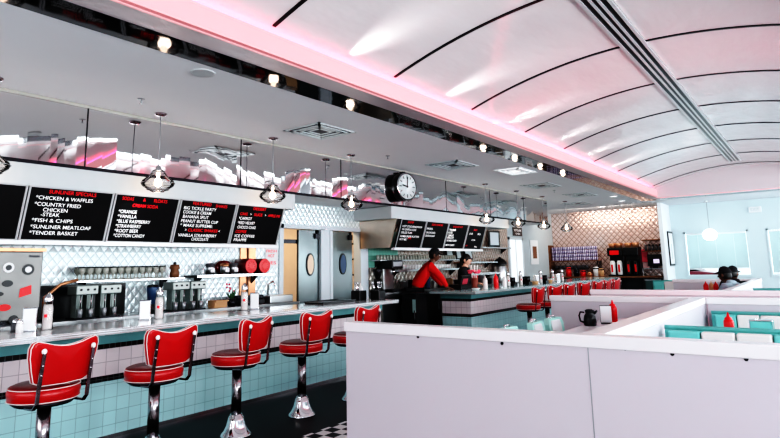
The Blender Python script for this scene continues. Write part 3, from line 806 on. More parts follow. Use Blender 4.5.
def sugar_pourer(label, loc, group, s_=1, m=None):
    t = thing('sugar_pourer', label, 'sugar pourer', loc, group=group); t.scale = (s_,)*3
    MB().lathe([(0,.004),(.036,.004),(.037,.02),(.037,.17),(.031,.20),(.0,.20)], seg=16, cap=False).build('sugar', m or m_sugar, t)
    MB().lathe([(.040,0),(.041,.02),(.041,.18),(.033,.215),(.031,.225)], seg=18, cap=False).build('glass_jar', m_glass, t)
    MB().lathe([(.034,.222),(.036,.245),(.030,.268),(.014,.285),(.010,.295),(0,.297)], seg=16, cap=False).build('metal_lid', m_chrome, t)
    MB().box((.0412*cos(-.6)-.012, .0412*sin(-.6)-.012, .10), (.0412*cos(-.6)+.004, .0412*sin(-.6)+.004, .125)).build('red_mark', m_redtxt, t)
    return t
g1 = 'sugar pourers on the near counter'
sugar_pourer('sugar pourer beside the napkin holder near the sticker-covered steel machine', (-5.07, 2.08, .90), g1)
sugar_pourer('sugar pourer between the napkin holder and the dispensers, middle of the near counter', (-5.10, 3.08, .90), g1)
sugar_pourer('sugar pourer under the red canisters, near the kitchen doors', (-5.16, 4.14, .90), g1)
def napkin_holder(label, loc, rz=radians(-35), group=None, s_=1):
    t = thing('napkin_holder', label, 'napkin holder', loc, rz, group); t.scale = (s_,)*3
    bx('case', (-.05,-.045,0), (.05,.045,.185), m_chrome, t, .006)
    bx('napkins', (-.043,-.050,.012), (.043,-.045,.175), m_paper, t)
    return t
g2 = 'napkin holders on the near counter'
napkin_holder('white faced napkin holder in front of the sticker-covered steel machine', (-5.10, 1.965, .90), radians(62), g2)
napkin_holder('white faced napkin holder below the dark blue jug', (-5.12, 2.95, .90), radians(58), g2)
napkin_holder('white faced napkin holder beside the sugar pourer near the kitchen doors', (-5.18, 4.30, .90), radians(50), g2)
def shaker(label, loc, m=m_sugar, group=None):
    t = thing('salt_shaker', label, 'shaker', loc, group=group)
    MB().lathe([(0,0),(.026,0),(.027,.05),(.022,.075),(0,.075)], seg=12, cap=False).build('glass_body', m, t)
    MB().lathe([(.023,.074),(.023,.09),(.014,.103),(0,.105)], seg=12, cap=False).build('metal_lid', m_chrome, t)
shaker('salt shaker at the far left of the near counter', (-5.05, 1.875, .90))
shaker('pepper shaker behind the salt shaker at the far left', (-5.13, 1.87, .90), m_ventdk)

# objects at the end of the near counter
squeeze_bottle('white squeeze bottle upright at the end of the near counter', (-5.18, 6.08, .90), m_paper, .24, .036)
squeeze_bottle('second white squeeze bottle beside the black utensil bins', (-5.22, 6.28-.06, .90), m_paper, .22, .036)
def bin_(label, loc, w=.15, h=.15):
    t = thing('utensil_bin', label, 'bin', loc)
    b = MB(); b.prism([(-w/2,-w/2),(w/2,-w/2),(w/2,w/2),(-w/2,w/2)], 0, h); b.build('box', m_black, t, bevel=.008)
    for i in range(5):
        a = random.uniform(-.04,.04); c = random.uniform(-.04,.04)
        MB().cyl((a,c,h-.02), (a*1.6,c*1.6,h+.09), .006, seg=6).sphere((a*1.7,c*1.7,h+.10), .014, u=8, v=6).build('utensil', m_chrome, t)
bin_('black utensil bin with spoons beside the white squeeze bottles', (-5.05, 5.98, .90), .15, .13)
bin_('black utensil bin with forks at the counter end', (-4.86, 6.16, .90), .15, .13)
t = thing('serving_tray', 'black serving trays lying flat near the end of the near counter', 'tray', (-5.08, 5.45, .90))
bx('tray', (-.16,-.30,0), (.16,.30,.018), m_black, t, .004); bx('raised_rim', (-.17,-.31,.018), (-.155,.31,.03), m_black, t); bx('raised_rim', (.155,-.31,.018), (.17,.31,.03), m_black, t)

# ------------------------------------------------------------------ back bar left: ice machine, shelves, dispensers
t = thing('ice_machine', 'steel machine covered in stickers at the left edge behind the counter', 'machine', (WX+.03, 0, .90))
bx('cabinet', (0,.7,.04), (.46,2.31,.655), mat('aged_steel', (.16,.155,.15), .3, .6, noise=.3, nscale=3), t, .01)
bx('top_ledge', (-.0,.68,.655), (.47,2.33,.685), m_copper, t)
bx('base_rail', (0,.7,0), (.44,2.30,.04), m_dark, t)
Mst = Matrix(((0,0,1,.462),(1,0,0,0),(0,1,0,0),(0,0,0,1)))
def disc(b, y, z, r, a=1, d0=0, d1=.003, n=20): b.prism([(y+r*a*cos(2*pi*i/n), z+r*sin(2*pi*i/n)) for i in range(n)], d0, d1, Mst)
for nm, y, z, r, a, m in (('white_sticker',2.03,.51,.045,1,m_paper),('black_sticker',2.19,.49,.05,1,m_black),('red_sticker',1.80,.26,.06,1.2,m_redpl),('white_sticker',1.83,.36,.05,1.6,m_paper),
        ('black_sticker',2.03,.37,.03,1.5,m_black),('red_sticker',2.02,.16,.03,1.8,m_redpl),('black_sticker',2.10,.05,.04,1,m_black),('black_sticker',1.96,.28,.022,2.2,m_black),('red_sticker',1.78,.56,.035,1.1,m_redpl)):
    b = MB(); disc(b, y, z, r, a); so = b.build(nm, m, t)
    if r > .04:
        b = MB(); disc(b, y, z, r*.55, a, .003, .005); b.build('emblem', m_paper if m is not m_paper else m_black, so)
b = MB(); b.prism([(2.13,.24),(2.23,.27),(2.225,.35),(2.135,.32)], 0, .003, Mst); b.build('red_sticker', m_redpl, t)
bx('rating_plate', (.462,2.19,.60), (.465,2.28,.62), m_ventdk, t)

def shelf(label, x0, x1, y0, y1, z, m, th=.03):
    t = thing('wall_shelf', label, 'shelf', (0,0,0))
    bx('board', (x0, y0, z-th), (x1, y1, z), m, t, .003)
    bx('front_edge', (x1, y0, z-th), (x1+.008, y1, z), m_edge, t)
    for y in (y0+.15, y1-.15): MB().prism([(x0,z-th),(x0+.16,z-th),(x0,z-th-.12)], y-.008, y+.008, Matrix(((1,0,0,0),(0,0,1,0),(0,1,0,0),(0,0,0,1)))).build('bracket', m_dark, t)
    return t
shelf('shelf of upturned glasses above the left pair of drink dispensers', WX+.001, WX+.27, 2.72, 3.95, 1.27, m_glass, .018)
shelf('black shelf holding the jars and red canisters beside the kitchen doors', WX+.001, WX+.27, 4.12, 5.30, 1.29, m_black)
def cup(nm, label, loc, m, r=.032, h=.11, group=None, rt=None):
    t = thing(nm, label, 'glass' if 'glass' in nm else 'cup', loc, group=group)
    rt = rt or r*.82
    MB().lathe([(0,0),(r,0),(rt,h),(rt*.9,h),(r*.9,.006)], seg=12, cap=False).build('bowl', m, t)
    return t
m_frost = mat('frosted_tumbler', (.62,.62,.56), .15, 0, trans=.4)
def glass_master(lab):
    t = thing('drinking_glass', lab, 'glass', group='glasses on the long glass shelf')
    MB().lathe([(0,0),(.030,0),(.030,.004),(.006,.018),(.006,.05),(.034,.085),(.036,.135),(.033,.135),(.031,.088),(.0,.055)], seg=12, cap=False).build('bowl', m_frost, t)
    MB().lathe([(.0355,.126),(.0375,.138),(.034,.14)], seg=12, cap=False).build('rim', m_dark, t)
    return t
gm = glass_master('clear stemmed glass standing in the row on the glass shelf'); gm.location = (WX+.2, 2.80, 1.27)
for i in range(1, 24):
    y = 2.80+(i//2)*.082
    dup(gm, (WX+.2-(i % 2)*.09, y, 1.27))
for i, (y, m1) in enumerate(((4.38, m_ventdk), (4.60, m_copper), (4.74, m_ventdk))):
    t = thing('storage_jar', ['dark lidded jar, left one on the black shelf', 'copper topped jar in the middle of the black shelf', 'dark lidded jar next to the red canisters'][i], 'jar', (WX+.16, y, 1.29))
    MB().lathe([(0,0),(.055,0),(.057,.09),(.05,.11),(0,.11)], seg=16, cap=False).build('jar_body', m_steel, t)
    MB().lathe([(.058,.105),(.058,.135),(.02,.145),(0,.145)], seg=16, cap=False).build('lid', m1, t)
    bx('paper_label', (.052,-.03,.03), (.06,.03,.08), m_paper, t)
# two red canisters lying on their sides facing the room
for i, y in enumerate((4.94, 5.17)):
    t = thing('red_canister', ['red round canister on its side, left of the pair', 'red round canister on its side nearest the kitchen doors'][i], 'canister', (WX+.02, y, 1.29+.10))
    MB().lathe([(0,0),(.095,0),(.10,.01),(.10,.24),(.092,.25)], Matrix.Rotation(pi/2, 4, 'Y'), seg=26, cap=False).build('drum', m_reddk, t)
    MB().lathe([(.094,.244),(.094,.252),(.0,.256)], Matrix.Rotation(pi/2, 4, 'Y'), seg=26, cap=False).build('face', m_redpl, t)
    for p_ in t.children[-1].data.polygons: p_.use_smooth = False
    b = MB(); M = Matrix.Translation((.257,0,0)) @ Matrix(((0,0,1,0),(1,0,0,0),(0,1,0,0),(0,0,0,1)))
    n = 10; b.prism([((.06 if k % 2 == 0 else .035)*cos(pi*k/n+.1), (.06 if k % 2 == 0 else .035)*sin(pi*k/n+.1)) for k in range(2*n)], 0, .002, M); b.build('emblem', mat('pale_red', (.85,.12,.12), .5), t)
t = thing('red_bag', 'red folded bag lying behind the jars on the black shelf', 'bag', (WX+.055, 4.67, 1.29+.09))
MB().sphere((0,0,.0), .09, sc=(.5,1.6,1.0)).build('body', m_reddk, t)
# drink dispensers / mixers
m_mix = mat('mixer_grey', (.20,.23,.22), .35, .5, noise=.2); m_mix2 = mat('mixer_panel', (.50,.54,.52), .4)
def dispenser(label):
    t = thing('drink_mixer', label, 'mixer', group='double head drink mixers behind the near counter')
    bx('head', (-.10,-.105,.235), (.10,.105,.325), m_mix, t, .008)
    bx('control_panel', (.10,-.10,.245), (.108,.10,.318), m_mix2, t)
    for y in (-.065,.0,.065): MB().cyl((.108,y,.285), (.118,y,.285), .011, seg=10).build('knob', m_black, t)
    for y in (-.05,.05):
        MB().box((-.06,y-.028,.0), (.05,y+.028,.235)).build('column', m_mix, t)
        MB().lathe([(0,.02),(.020,.02),(.026,.10),(.024,.10),(0,.03)], Matrix.Translation((.080,y,0)), seg=14, cap=False).build('mixing_cup', m_grey, t)
        MB().cyl((.080,y,.10), (.080,y,.235), .006, seg=8).build('spindle', m_dchrome, t)
    bx('foot', (-.10,-.105,0), (.10,.105,.018), m_dark, t)
    return t
d0 = dispenser('steel double drink mixer, first of the left pair'); d0.location = (WX+.42, 2.72, .90)
dup(d0, (WX+.42, 2.955, .90), None, 'steel double drink mixer, second of the left pair')
dup(d0, (WX+.42, 3.75, .90), None, 'steel double drink mixer, first of the right pair')
dup(d0, (WX+.42, 3.975, .90), None, 'steel double drink mixer, second of the right pair')
for o in (d0,): pass
t = thing('blender', 'dark blue blender jug behind the napkin holder, between the mixer pairs', 'blender', (WX+.48, 3.43, .90))
MB().lathe([(0,0),(.07,0),(.06,.10),(0,.10)], seg=16, cap=False).build('base', m_black, t)
MB().lathe([(0,.10),(.045,.10),(.062,.27),(.06,.28),(0,.28)], seg=16, cap=False).build('jug', m_blue, t); MB().lathe([(.062,.28),(.055,.30),(0,.31)], seg=16, cap=False).build('lid', m_black, t)
t = thing('dark_cabinet', 'black open cabinet behind the drink mixers', 'cabinet', (WX+.02, 3.2, .90))
bx('case', (0,-.78,0), (.10,.12,.33), m_black, t); bx('door', (.10,-.1,.02), (.11,.1,.30), m_black, t)
t = thing('coffee_grinder', 'small dark coffee grinder standing on the shelf end above the mixers', 'grinder', (WX+.14, 3.90, 1.27))
MB().lathe([(0,0),(.05,0),(.055,.05),(.045,.09),(.06,.11),(.05,.15),(0,.155)], seg=14, cap=False).build('body', m_wood, t); MB().sphere((0,0,.165), .02).build('knob', m_black, t)
t = thing('copper_pipe', 'copper coloured arm beside the sticker-covered machine', 'pipe', (WX+.30, 2.42, .90))
MB().tube([(0,0,0),(0,0,.22),(0,.14,.34),(0,.30,.38)], .016, 8).build('arm', m_copper, t); MB().lathe([(0,0),(.04,0),(.04,.02),(0,.02)], seg=12, cap=False).build('flange', m_dark, t)
# potted plant, tan box, black trays under the canisters
t = thing('potted_flowers', 'small plant with white and red flowers on the back counter', 'plant', (WX+.42, 4.52, .90))
MB().lathe([(0,0),(.045,0),(.055,.09),(.0,.09)], seg=14, cap=False).build('pot', m_dark, t)
b = MB()
for i in range(14):
    a = random.uniform(0,2*pi); r = random.uniform(.02,.08); h = random.uniform(.13,.24); b.tube([(0,0,.08),(r*.5*cos(a),r*.5*sin(a),h*.7),(r*cos(a),r*sin(a),h)], [.004,.010,.002], 5)
b.build('leaves', m_leaf, t)
b = MB()
for i in range(7):
    a = random.uniform(0,2*pi); r = random.uniform(.02,.09); b.sphere((r*cos(a), r*sin(a), random.uniform(.18,.27)), .014, u=8, v=6)
b.build('flowers', m_pinkfl, t)
t = thing('cardboard_box', 'tan open box on the back counter left of the flowers', 'box', (WX+.40, 4.33, .90)); bx('carton', (-.07,-.09,0), (.07,.09,.085), m_tanbox, t, .004); bx('flap', (.07,-.09,.07), (.10,.09,.085), m_tanbox, t)
t = thing('black_tray', 'stacked black trays on the back counter right of the flowers', 'tray', (WX+.35, 4.82, .90)); bx('lower_tray', (-.15,-.17,0), (.15,.17,.07), m_black, t, .01); bx('upper_tray', (-.14,-.15,.07), (.14,.15,.12), m_dark, t, .01)
t = thing('steel_sink', 'steel prep sink on the back counter beside the doors', 'sink', (WX+.35, 5.25, .90)); bx('basin_rim', (-.15,-.2,0), (.18,.2,.10), m_steel, t, .01); MB().tube([(-.1,0,.1),(-.1,0,.24),(.0,0,.28),(.05,0,.22)], .012, 8).build('tap', m_chrome, t)
# red poster next to the shelf and warm column
t = thing('red_print_poster', 'white poster with red lettering beside the left kitchen door', 'poster', (WX+.004, 5.40, 1.38))
bx('sheet', (0,0,0), (.006,.24,.27), m_paper, t)
add_text('lettering', [('FRESH', .02, .20, .19, .04), ('HOT', .05, .13, .12, .045), ('PIES', .03, .03, .17, .05)], m_redtxt, t, Matrix(((0,0,1,.008),(1,0,0,0),(0,1,0,0),(0,0,0,1))))
t = thing('wood_post', 'brown wooden upright behind the red canisters', 'post', (WX+.003, 5.08, .90)); bx('board', (0,-.12,0), (.02,.14,.74), m_copper, t); bx('batten', (.02,-.01,0), (.035,.01,.74), m_wood, t)

# ------------------------------------------------------------------ back bar right
shelf('long shelf of white cups below the right menu boards', WX+.001, WX+.26, 8.25, 10.6, 1.275, m_steel)
shelf('upper rack of glasses under the right menu boards', WX+.001, WX+.24, 7.75, 10.5, 1.455, m_steel, .015)
m_cupw = mat('white_cup', (.78,.78,.78), .3)
cm = cup('coffee_cup', 'white cup in the row on the long shelf behind the red-shirted worker', (WX+.16, 8.55, 1.275), m_cupw, .03, .085, 'white cups on the long shelf', .042)
for i in range(1, 18): dup(cm, (WX+.16, 8.55+i*.095, 1.275))
cg = cup('tumbler_glass', 'clear tumbler on the upper rack under the menu boards', (WX+.14, 7.82, 1.455), m_frost, .03, .09, 'tumblers on the upper rack')
for i in range(1, 30): dup(cg, (WX+.14, 7.82+i*.09, 1.455))
t = thing('coffee_machine', 'black espresso machine on the back counter left of the worker', 'coffee machine', (WX+.18, 8.10, .90))
bx('tower', (-.16,-.15,0), (-.02,.15,.46), m_steel, t, .01); bx('head', (-.16,-.16,.40), (.18,.16,.55), m_black, t, .01); bx('drip_tray', (-.16,-.16,0), (.18,.16,.05), m_dark, t); MB().cyl((.08,0,.30), (.08,0,.40), .03).build('brew_group', m_chrome, t); bx('control_panel', (.18,-.13,.44), (.186,.13,.52), m_grey, t)
t = thing('grinder_machine', 'dark coffee grinder left of the espresso machine', 'grinder', (WX+.16, 7.78, .90))
MB().lathe([(0,0),(.08,0),(.075,.2),(.06,.24),(.0,.24)], seg=16, cap=False).build('body', m_black, t); MB().lathe([(.04,.24),(.09,.38),(.085,.40),(0,.41)], seg=16, cap=False).build('hopper', m_dark, t)
t = thing('steel_urn', 'black topped steel coffee urn behind the far sugar pourers', 'urn', (WX+.17, 12.50, .90))
MB().lathe([(0,0),(.15,0),(.16,.05),(.15,.38),(.13,.42),(0,.42)], seg=20, cap=False).build('tank', m_steel, t); MB().lathe([(.17,.42),(.17,.48),(.10,.55),(.03,.57),(.03,.60),(0,.60)], seg=20, cap=False).build('lid', m_black, t); MB().cyl((.14,0,.08), (.20,0,.08), .02).build('tap', m_black, t)
for i, (y, z0, w, h) in enumerate(((10.35,1.455,.28,.24), (10.72,1.455,.22,.28), (11.15,1.455,.34,.26))):
    t = thing('picture_frame', ['small framed card on the shelf, left of three behind the woman', 'white card on the shelf, middle of three behind the woman', 'framed notice on the shelf just above the woman'][i], 'frame', (WX+.08, y, z0-.01), 0)
    t.rotation_euler = (0, radians(-8), 0)
    bx('frame', (0,-w/2,0), (.02,w/2,h), m_black, t); bx('print', (.02,-w/2+.035,.035), (.024,w/2-.035,h-.035), mat('grey_print%d' % i, (.5,.56,.58), .5), t)
shelf('shelf with framed cards right of the long cup shelf', WX+.001, WX+.26, 10.62, 12.2, 1.40, m_wood)
t = thing('framed_certificate', 'tilted black framed certificate right of the last menu board', 'frame', (WX+.06, 12.15, 1.74), radians(-6))
bx('frame', (0,0,0), (.03,.48,.40), m_black, t); bx('print', (.03,.06,.05), (.035,.42,.35), mat('certificate_print', (.6,.66,.7), .5), t)
shelf('small shelf under the tilted certificate', WX+.001, WX+.2, 11.0, 13.1, 1.735, m_wood)
shelf('pale shelf low behind the woman at the till', WX+.001, WX+.3, 10.9, 12.2, 1.16, m_white, .05)
# jumble on the back counter (each a countable thing)
random.seed(3)
jn = [('black lidded tub', m_black), ('steel canister', m_steel), ('white tub', m_paper), ('dark blue tub', m_blue), ('tan tub', m_tanbox), ('red tub', m_redpl)]
spots = [(8.55,1,'beside the espresso machine'),(8.75,0,'left of the red shirt'),(9.0,2,'behind the red shirt'),(9.3,3,'beneath the cup shelf near the worker'),(9.55,1,'just right of the worker'),(9.8,0,'between the two staff'),(10.1,4,'left of the woman'),(10.45,0,'behind the woman'),(11.2,5,'right of the woman'),(11.5,1,'below the pale shelf'),(11.85,0,'below the pale shelf, nearer the urn'),(12.1,2,'left of the steel urn')]
for y, k, where in spots:
    nm, m = jn[k]; r = random.uniform(.06,.09); h = random.uniform(.12,.24)
    t = thing('storage_tub', '%s on the back counter %s' % (nm, where), 'tub', (WX+.18, y, .90))
    MB().lathe([(0,0),(r*.9,0),(r,h*.85),(r*1.05,h*.88),(r*1.05,h*.95),(0,h*.95)], seg=14, cap=False).build('tub_body', m, t)
    MB().lathe([(r*1.0,h*.95),(r*.3,h),(0,h)], seg=14, cap=False).build('lid', m_dark, t)

# ------------------------------------------------------------------ far counter items
g3 = 'sugar pourers on the teal counter'
for y, lab in ((11.01,'white sugar pourer on the teal counter in front of the bright doorway'), (12.05,'white sugar pourer on the teal counter right of the second black rack'), (12.75,'white sugar pourer beside the tan basket near the far end'), (10.42,'white sugar pourer beside the red ketchup on the teal counter'), (13.35,'white sugar pourer last along the teal counter')):
    sugar_pourer(lab, (-4.95, y, .90), g3)
squeeze_bottle('tall red ketchup bottle on the teal counter right of the woman', (-4.97, 9.93, .90), m_redpl, .27, .045)
squeeze_bottle('white mayonnaise bottle next to the tall red ketchup bottle', (-4.93, 10.22, .90), m_paper, .24, .04)
for y, lab in ((10.63,'black condiment caddy on the teal counter, first of three'), (11.36,'black condiment caddy on the teal counter, second of three'), (12.28,'black condiment caddy on the teal counter, third of three')):
    t = thing('condiment_caddy', lab, 'caddy', (-4.98, y, .90))
    bx('tray', (-.09,-.09,0), (.09,.09,.06), m_black, t, .005)
    for a, c in ((-.04,-.04),(.04,-.04),(-.04,.04),(.04,.04)): MB().cyl((a,c,.06), (a,c,.17), .026, seg=10).build('bottle', m_black, t)
for y, lab in ((11.72,'tan basket of creamers on the teal counter, nearer one'), (12.52,'tan basket of creamers on the teal counter, farther one')):
    t = thing('creamer_basket', lab, 'basket', (-4.95, y, .90)); MB().lathe([(0,0),(.07,0),(.09,.06),(.08,.06),(.06,.01)], seg=14, cap=False).build('basket', m_tanbox, t)
    b = MB()
    for i in range(6): b.cyl((.05*cos(i),.05*sin(i),.05), (.05*cos(i),.05*sin(i),.09), .018, .022, seg=8)
    b.build('creamers', m_cupw, t)
napkin_holder('napkin holder on the teal counter past the creamer baskets', (-4.95, 13.05, .90), radians(60))
napkin_holder('napkin holder on the teal counter beside the first ketchup', (-4.98, 12.22-.35, .90), radians(60))
t = thing('cash_register', 'black cash register with a bright picture between the two staff', 'cash register', (-5.34, 9.22, .90), radians(0))
bx('body', (-.13,-.20,0), (.13,.20,.09), m_black, t, .008); M_ = Matrix.Rotation(radians(18), 4, 'Y'); MB().box((.02,-.17,.06), (.06,.17,.27), M_).build('screen_case', m_black, t, .006)
MB().box((.061,-.10,.10), (.064,.08,.22), M_).build('picture', m_pinkfl, t)
# pink drink cup bouquet in front of the woman
t = thing('straw_cup', 'brown cup full of pink paper fans on the corner of the teal counter', 'cup', (-5.02, 9.18, .90))
MB().lathe([(0,0),(.05,0),(.065,.20),(.06,.20),(0,.02)], seg=16, cap=False).build('cup_body', mat('brown_cup', (.25,.07,.05), .4), t)
b = MB()
for i in range(9):
    a = 2*pi*i/9; b.sphere((.085*cos(a), .085*sin(a), .30+.03*(i % 2)), .042, u=8, v=6, sc=(1,1,.5))
b.build('paper_fans', m_pinkfl, t)
b = MB()
for i in range(7):
    a = 2*pi*i/7; b.cyl((.03*cos(a), .03*sin(a), .1), (.07*cos(a), .07*sin(a), .43), .006, seg=6)
b.build('straws', m_pipe, t)
squeeze_bottle('pale squeeze bottle beside the cup of pink fans', (-4.90, 9.36, .90), m_cream, .24, .04)
t = thing('small_white_dish', 'small white dish at the corner of the teal counter', 'dish', (-4.85, 8.9, .90)); MB().lathe([(0,0),(.05,0),(.08,.035),(.075,.035),(0,.01)], seg=16, cap=False).build('bowl', m_cupw, t)

# ------------------------------------------------------------------ far wall furniture
t = thing('far_cup_rack', 'rack of purple checked cups on the far quilted wall', 'rack', (-7.0, 17.95, 0))
bx('shelf_board', (-.05, 0, 1.36), (1.5, .42, 1.39), m_wood, t); bx('side_post', (-.05, 0, .5), (-.02, .42, 1.9), m_wood, t); bx('shelf_board', (-.02, 0, 1.12), (1.1, .42, 1.14), m_dark, t); bx('side_post', (1.46,.05,1.0), (1.49,.42,1.39), m_dark, t)
ck = cup('paper_cup', 'purple striped paper cup stacked on the far rack', (-6.93, 18.08, 1.39), m_purple, .055, .10, 'purple striped cups on the far rack', .06)
for i in range(15):
    for k in range(4):
        if i or k: dup(ck, (-6.93+i*.097, 18.08, 1.39+k*.112))
mg = cup('coffee_mug', 'dark mug on the lower shelf of the far rack', (-6.85, 18.1, 1.14), m_ventdk, .05, .10, 'dark mugs on the lower far shelf', .055)
for i in range(1, 9): dup(mg, (-6.85+i*.12, 18.1, 1.14), None, None)
back = thing('service_counter', 'dark service counter along the far quilted wall', 'counter', (0,0,0))
bx('worktop', (-6.9, 17.55, .86), (-3.62, 18.38, .90), m_wood, back); bx('cabinet', (-6.85, 17.62, 0), (-4.12, 18.38, .86), m_dark, back)
bx('cabinet', (-4.12, 17.62, 0), (-3.62, 17.66, .1), m_dark, back)
def brewer(label, x, m, m2):
    t = thing('coffee_brewer', label, 'coffee brewer', (x, 17.95, .90)); t.scale = (.84,1,1)
    bx('back_column', (-.24,.05,0), (.24,.28,.86), m_black, t, .01); bx('brew_head', (-.25,-.18,.60), (.25,.10,.84), m_black, t, .015); bx('front_panel', (-.16,-.186,.63), (.16,-.18,.76), m, t); bx('base_tray', (-.25,-.2,0), (.25,.1,.04), m_dark, t)
    for xx in (-.12,.12):
        MB().lathe([(0,.04),(.085,.04),(.09,.06),(.09,.40),(.06,.46),(0,.46)], Matrix.Translation((xx,-.06,0)), seg=16, cap=False).build('coffee_server', m2, t)
        bx('red_stripe', (xx-.03,-.156,.12), (xx+.03,-.15,.34), m_redpl, t)
    MB().lathe([(0,.84),(.10,.84),(.13,.97),(.12,.98),(0,.98)], Matrix.Translation((-.11,0,0)), seg=16, cap=False).build('hopper', m_copper, t)
    MB().lathe([(0,.84),(.10,.84),(.13,.97),(.12,.98),(0,.98)], Matrix.Translation((.13,0,0)), seg=16, cap=False).build('hopper', m_copper, t)
brewer('coffee brewer with red panel and white servers against the far wall', -4.93, m_redpl, m_cupw)
brewer('black coffee brewer with white and red panel right of the red one', -4.46, m_black, m_black)
t = thing('white_panel_machine', 'red and white paper packs hanging beside the black brewer', 'pack', (-4.18, 18.2, 1.05)); bx('upper_pack', (-.10,0,.25), (.08,.1,.62), m_pinkfl, t); bx('lower_pack', (-.06,-.02,0), (.12,.1,.24), mat('pink_pack', (.8,.5,.5), .5), t)
shelf2 = thing('jar_shelf', 'two wooden shelves at the right end of the far quilted wall', 'shelf', (0,0,0))
for z in (1.93, 1.60): bx('board', (-4.20, 18.05, z), (-3.53, 18.38, z+.03), m_wood, shelf2)
jk = thing('spice_jar', 'dark jar on the lower wooden shelf of the far wall', 'jar', (-4.12, 18.2, 1.63), group='dark jars on the far wooden shelf')
MB().lathe([(0,0),(.042,0),(.042,.14),(0,.14)], seg=12, cap=False).build('jar_body', m_ventdk, jk); MB().lathe([(.035,.14),(.035,.18),(0,.18)], seg=12, cap=False).build('lid', m_dark, jk)
for i in range(1, 6): dup(jk, (-4.12+i*.10, 18.2, 1.63))
t = thing('small_monitor', 'small black monitor with a bright picture on the far shelf', 'monitor', (-3.86, 18.0, 1.12)); bx('screen_case', (-.20,0,.06), (.20,.05,.40), m_black, t, .01); bx('screen', (-.04,-.004,.14), (.12,0,.26), mat('screen_glow', (.5,.5,.6), .4, emit=(.8,.7,.9), estr=.7), t); bx('stand', (-.08,-.02,0), (.08,.08,.06), m_black, t)
t = thing('wire_shelf', 'wire shelf holding the small monitor', 'shelf', (0,0,0)); bx('board', (-4.2, 17.9, 1.09), (-3.55, 18.38, 1.12), m_grey, t); bx('leg', (-4.2,17.9,.9), (-4.17,17.93,1.09), m_grey, t)
t = thing('glass_door_cooler', 'black cooler with a glass door right of the far brewers', 'cooler', (-3.84, 17.42, 0)); bx('case', (-.26,0,0), (.26,.10,.85), m_black, t, .01); bx('glass_door', (-.20,-.012,.10), (.20,0,.78), mat('dark_green_glass', (.05,.09,.09), .15), t); bx('door_trim', (-.22,-.016,.78), (.22,-.002,.81), m_grey, t); bx('door_trim', (-.22,-.016,.06), (.22,-.002,.10), m_grey, t); bx('handle', (.17,-.04,.3), (.19,-.012,.6), m_chrome, t)
far_items = [(-6.6,m_dark,'dark kettle'),(-6.35,m_redpl,'red tin'),(-6.1,m_dark,'black tin'),(-5.9,m_redpl,'small red tin'),(-5.7,m_copper,'copper pot'),(-5.5,m_cupw,'white jug'),(-5.35,m_tanbox,'tan carton')]
for i, (x, m, nm) in enumerate(far_items):
    t = thing('far_counter_tin', '%s on the dark service counter under the far quilted wall' % nm, 'tin', (x, 17.75, .90)); h = .12+.05*((i*7) % 4)
    MB().lathe([(0,0),(.08,0),(.085,h),(.03,h+.02),(0,h+.02)], seg=14, cap=False).build('tin_body', m, t); MB().lathe([(.088,h*.82),(.088,h*.95),(.03,h+.022)], seg=14, cap=False).build('lid_rim', m_dark, t)

# side wall by the far passage: bright doorway, sign, framed print
d = sbox('door_3', (SX, 15.02, 0), (SX+.02, 15.86, 2.02), mat('bright_doorway', (.85,.9,.92), .5, emit=(.9,.97,1), estr=.55)); 
b = MB(); b.box((SX, 14.95, 0), (SX+.035, 15.02, 2.09)); b.box((SX, 15.86, 0), (SX+.035, 15.93, 2.09)); b.box((SX, 14.95, 2.02), (SX+.035, 15.93, 2.09)); b.box((SX+.02,15.4,0),(SX+.03,15.44,2.02)); b.build('door_casing', m_white, d)
t = thing('hanging_sign', 'small black sign with white lettering above the bright doorway', 'sign', (SX+.004, 15.30, 2.14)); bx('plate', (0,0,0), (.02,.62,.25), m_black, t)
add_text('lettering', [('RESTROOMS', .07, .135, .48, .06), ('OPEN', .16, .04, .30, .05)], m_whtxt, t, Matrix(((0,0,1,.023),(1,0,0,0),(0,1,0,0),(0,0,0,1))))
t = thing('framed_print', 'white framed print with a dark photograph on the passage wall', 'picture', (SX+.004, 16.46, 1.30)); bx('frame', (0,0,0), (.03,.58,.74), m_paper, t); bx('print', (.03,.15,.18), (.034,.45,.55), m_wood, t)
t = thing('framed_picture', 'thin black framed picture on the white pier beside the window', 'picture', (-3.415, 17.75, 1.18)); bx('frame', (0,0,0), (.025,.62,.98), m_black, t); bx('print', (.025,.05,.05), (.03,.57,.93), m_paper, t); bx('drawing', (.03,.22,.18), (.032,.36,.62), mat('faint_drawing', (.6,.66,.66), .6), t)
t = thing('exit_sign', 'unlit pale exit sign high on the wall between the windows', 'sign', (-1.42, YF-.045, 2.58)); bx('case', (0,0,0), (.30,.04,.16), m_white, t, .01)
add_text('lettering', [('EXIT', .05, .045, .20, .08)], mat('pale_grey_letter', (.55,.62,.62), .5), t, Matrix(((1,0,0,0),(0,0,-1,-.003),(0,1,0,0),(0,0,0,1))))
t = thing('teal_post', 'teal padded bench end beside the white pier', 'bench', (-3.30, 17.6, 0)); bx('pad', (0,0,0), (.22,.4,.80), m_teal, t, .03); bx('foot', (.02,.02,0), (.2,.38,.06), m_dark, t)

